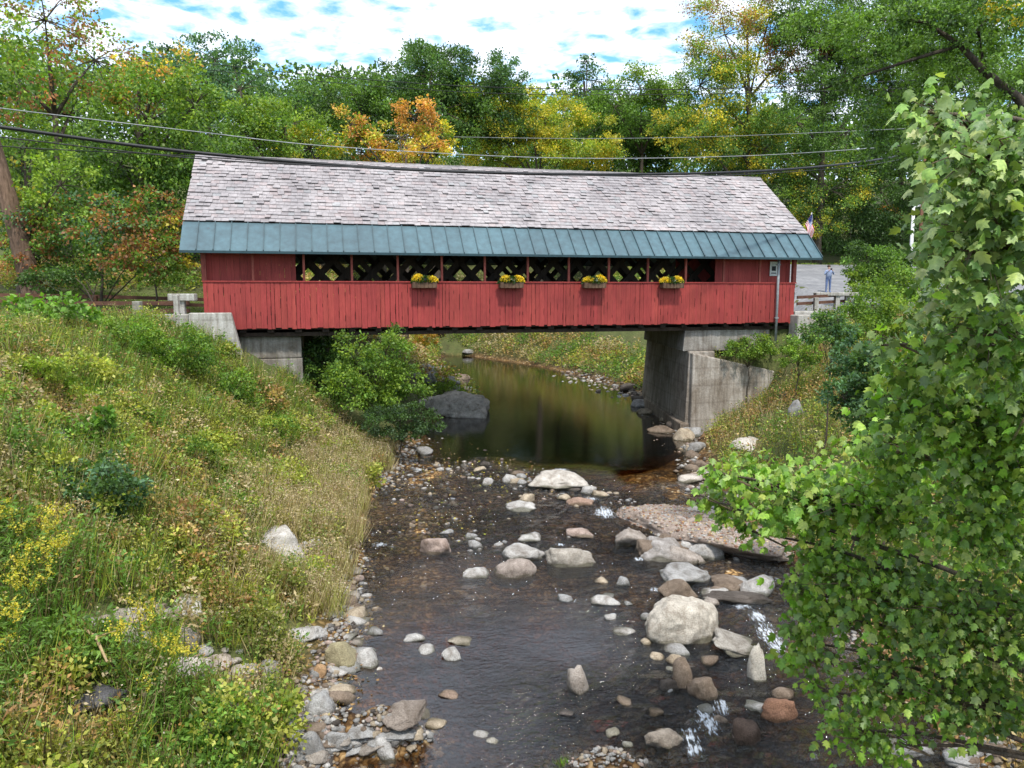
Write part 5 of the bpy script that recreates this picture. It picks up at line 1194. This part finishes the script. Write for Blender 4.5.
P = on_ledge(380, 9) + np.array([0, 0, .03]); D = unit(rg.normal(size=P.shape)*np.array([1, 1, .3])); U = unit(np.cross(D, np.array([0, 0, 1.])+rg.normal(size=P.shape)*.3)); ln = .07*rg.uniform(.6, 1.4, len(P))
tag(build_quads('fallen_leaves', quads(P, D, U, ln, ln*.7), palette(ORB+TAN+RST, len(P), rg), LEAF), 'fallen brown and tan leaves on the gravel ledge', 'leaves', kind='stuff')
flakes('floating_leaves', 'yellow and tan leaves lying in the upper riffle', along([(380,500),(430,460),(520,475),(460,520),(420,540)], 24, 12), 420, .07, TAN+YEL+ORB, 'leaves', .03)
flakes('shore_debris', 'dry leaves and twigs along the left waterline', along([(300,740),(345,680),(350,600),(370,530)], 14, 10), 500, .06, TAN+ORB+[(.1,.07,.04)], 'leaves', .05)

# ------------------------------------------------------------------ foreground tree on the right with big lobed leaves
def maple_leaf_mesh(P, D, U, S):
    out = [(0,0),(.16,.30),(.52,.22),(.42,.06+.34),(.62,.5),(.95,.42) ]
    sh = np.array([(0,-.02),(.05,.22),(.30,.50),(.36,.28),(.62,.44),(.70,.18),(1.0,0),(.70,-.18),(.62,-.44),(.36,-.28),(.30,-.50),(.05,-.22)])
    Nn = np.cross(D, U); n = len(P); k = len(sh)
    zl = -.55*np.abs(sh[:,1])**1.2 - .38*sh[:,0]**2 + .08
    V = P[:,None] + S[:,None,None]*(D[:,None]*sh[:,0][None,:,None] + U[:,None]*sh[:,1][None,:,None] + Nn[:,None]*zl[None,:,None])
    V = V.reshape(-1, 3)
    # halves along the midrib: vertices 0..6 and 6..11,0
    h1 = [6,5,4,3,2,1,0]; h2 = [0,11,10,9,8,7,6]
    base = (np.arange(n)*k)[:,None]
    Lp = np.concatenate([base+np.array(h1), base+np.array(h2)], 1).ravel()
    return V, Lp, np.arange(n*2)*7
FGV = []
def big_leaves(name, o, tips, per, size, pal, rg, jit):
    k = np.repeat(np.arange(len(tips)), per+2); n = len(k); T_ = np.array(tips)
    P = T_[k] + rg.normal(size=(n, 3))*jit
    out = unit(rg.normal(size=(n, 3))*np.array([1, 1, .25]) + np.array([-.35, -.45, 0]))
    D = unit(out*np.array([1, 1, .4]) + np.array([0, 0, -.55])+rg.normal(size=(n, 3))*.15)
    up = unit(np.array([-.1, -.3, 1.])+rg.normal(size=(n, 3))*.6); U = unit(np.cross(up, D))
    S = size*rg.uniform(.35, 1.1, n)*(.92 if size > .121 else 1); V, Lp, stt = maple_leaf_mesh(P, D, U, S)
    C = palette(pal, n, rg, .14); V = V - np.array(o.matrix_basis.translation)
    FGV.append((V, Lp, stt, np.repeat(C, 2, 0)))
fx, fy = 7.4, 7.2; fz = float(hgt(fx, fy)); ft = empty('sycamore_tree', (fx, fy, fz), 'near broad-leaved tree leaning over the stream from the right edge', 'tree')
rg = np.random.default_rng(44)
def spray(px, py, Y, rx, ry, ntip, per, size, pal, jit, name='leaf_spray', ry_=.8):
    c = np.array(at(px, py, Y)); k = Y/F; v = unit(rg.normal(size=(ntip, 3)))*(rg.random((ntip, 1))**.45)*(1+.22*rg.normal(size=(ntip, 1)))
    T_ = c + v*np.array([rx*k, (rx+ry)*.5*k*ry_, ry*k]); big_leaves(name, ft, T_, per, size, pal, rg, jit)
    return c, T_
FG1 = [(.13,.23,.045),(.17,.28,.06),(.11,.20,.05),(.24,.33,.09),(.28,.37,.12)]
FG2 = [(.12,.24,.022),(.17,.32,.03),(.22,.37,.04),(.28,.38,.06)]
FG3 = [(.08,.16,.02),(.11,.20,.025),(.15,.26,.035),(.21,.30,.05)]
SP = [ (935,400,7.6,60,45,90,6,.12,FG2+FG3,.12),(900,450,8.4,60,30,70,6,.13,FG2,.13),(1000,470,7.4,50,45,70,6,.12,FG2+FG3,.12),(712,472,10.2,12,10,5,5,.15,FG2,.08),(705,500,10.3,10,8,4,5,.15,FG2,.08),(745,530,10.1,16,8,5,5,.15,FG2,.08),(800,592,9.5,18,8,6,5,.15,FG2,.08),(792,655,9.3,12,10,5,5,.16,FG2,.08),(815,690,9.1,14,12,6,5,.14,FG2,.08),(922,112,6.1,10,12,5,4,.13,FG1,.07),(880,345,7.0,12,8,4,4,.13,FG1,.07),
 (985,160,5.6,55,55,60,6,.125,FG1,.10),(945,135,6.0,34,38,26,5,.125,FG1,.08),(980,245,5.8,55,55,75,6,.12,FG1,.10),(948,215,6.4,22,60,28,5,.125,FG1,.08),(1040,200,5.8,40,110,80,6,.12,FG1,.1),
 (990,335,6.4,55,55,90,6,.12,FG2+FG1,.1),(938,312,6.8,32,28,30,5,.13,FG1,.08),(915,362,7.2,30,36,34,6,.12,FG2,.1),(1040,400,7,45,110,110,6,.12,FG3+FG2,.1),(1045,620,7.6,45,120,120,6,.12,FG3,.1),(975,420,7.4,65,50,80,7,.14,FG2+FG3,.12),(980,520,7.8,65,60,110,7,.13,FG3+FG2,.13),
 (880,500,9.0,65,45,110,7,.15,FG2,.14),(800,500,9.6,62,36,85,7,.15,FG2,.14),(745,480,10.2,34,22,30,6,.15,FG2,.12),(830,560,9.6,45,26,60,7,.14,FG2+FG3,.14),(730,508,10.3,22,14,12,6,.15,FG2,.1),
 (880,590,9.0,80,45,110,7,.14,FG3+FG2,.14),(960,620,8.2,75,55,120,7,.13,FG3,.13),(880,680,8.6,60,45,70,7,.12,FG3+FG2,.13),(970,700,8.2,60,30,60,7,.12,FG3,.13),(850,730,8.8,30,30,24,6,.13,FG2,.1),
 (800,640,9.3,22,24,12,6,.16,FG2,.09),(820,615,9.2,36,26,24,6,.15,FG2,.1),(895,745,8.4,24,24,14,6,.12,FG2,.1)]
mb = MB(); mbt = MB(); O = Vector((fx, fy, fz))
mb.tube([(0,0,-.6), (.1,.1,2.2), (-.1,.2,4.6), (.0,.0,7.2), (.2,-.1,9.5)], [.22,.19,.15,.10,.05], 10)
for q in SP:
    c, T_ = spray(*q); c = Vector(c)-O; h = max(1.2, min(8, c.z - .25*math.hypot(c.x, c.y))); s0 = Vector((0, .1, h)); mid = s0.lerp(c, .5)+Vector((0, 0, .35))
    mb.tube([s0, s0.lerp(mid, .5)+Vector((0, .05, .1)), mid, mid.lerp(c, .6)+Vector((.03, 0, .08)), c], [.05, .04, .03, .02, .012], 6)
    for tq in T_[::2]:
        tq = Vector(tq)-O; mbt.tube([c.lerp(s0, .12), c.lerp(tq, .5)+Vector((0, 0, .06)), tq], [.009, .006, .003], 4, None, False)
mb.build('trunk', BARK, ft, True); mbt.build('twigs', TWIG, ft, True)
nv = 0; npol = 0; VV = []; LL = []; CC = []
for V, Lp, stt, C in FGV:
    VV.append(V); LL.append(Lp+nv); CC.append(C); nv += len(V); npol += len(stt)
link('crown', npmesh('crown', np.vstack(VV), np.concatenate(LL), np.arange(npol)*7, None, np.vstack(CC)), LEAFBIG, ft)
# overhanging fine-leaved tree at the top right
T('locust_tree','overhanging fine-leaved tree with a dark crooked limb at the top right','tree',15,[(950,40,80,40,G_MD,1),(985,20,60,30,G_MD+G_DK,0),(930,10,50,28,G_MD+G_DK,0),(875,35,45,24,G_MD,.5),(850,75,40,22,G_MD+G_DK,1),(905,60,45,16,G_DK+G_MD,1),(1000,70,30,25,G_MD,0),(830,25,35,26,G_MD,1.5),(1010,8,28,16,YEL,0),(1010,130,40,30,G_MD+G_DK,0),(930,100,45,28,G_MD+G_DK,1.5),(860,115,38,16,G_MD+G_BL,2),(890,150,35,14,G_MD+G_DK,2)],1130,.085,1.9,.26,'trees along the right bank',70,clr=.3,limbs=False,show_trunk=False)
lo = [o for o in bpy.data.objects if o.get('label', '').startswith('overhanging fine')][0]
mb = MB(); B0 = Vector(lo.location)
pts = [at(1060,160,15), at(1018,98,15), at(985,72,15), at(960,45,15), at(925,22,15.2), at(880,18,15.5)]
mb.tube([B0-B0+Vector((0,0,-.5)), at(1105,330,15)-B0] + [p-B0 for p in pts], [.3,.22,.14,.085,.07,.05,.035,.015], 8, (.5,.5,.5))
mb.tube([p-B0 for p in (at(960,45,15), at(905,62,15.3), at(850,80,15.8), at(820,90,16))], [.04,.03,.02,.01], 6, (.5,.5,.5))
mb.tube([p-B0 for p in (at(985,72,15), at(978,30,15.2), at(1000,5,15.4))], [.06,.04,.02], 6, (.5,.5,.5))
mb.build('trunk', BARK, lo, True)
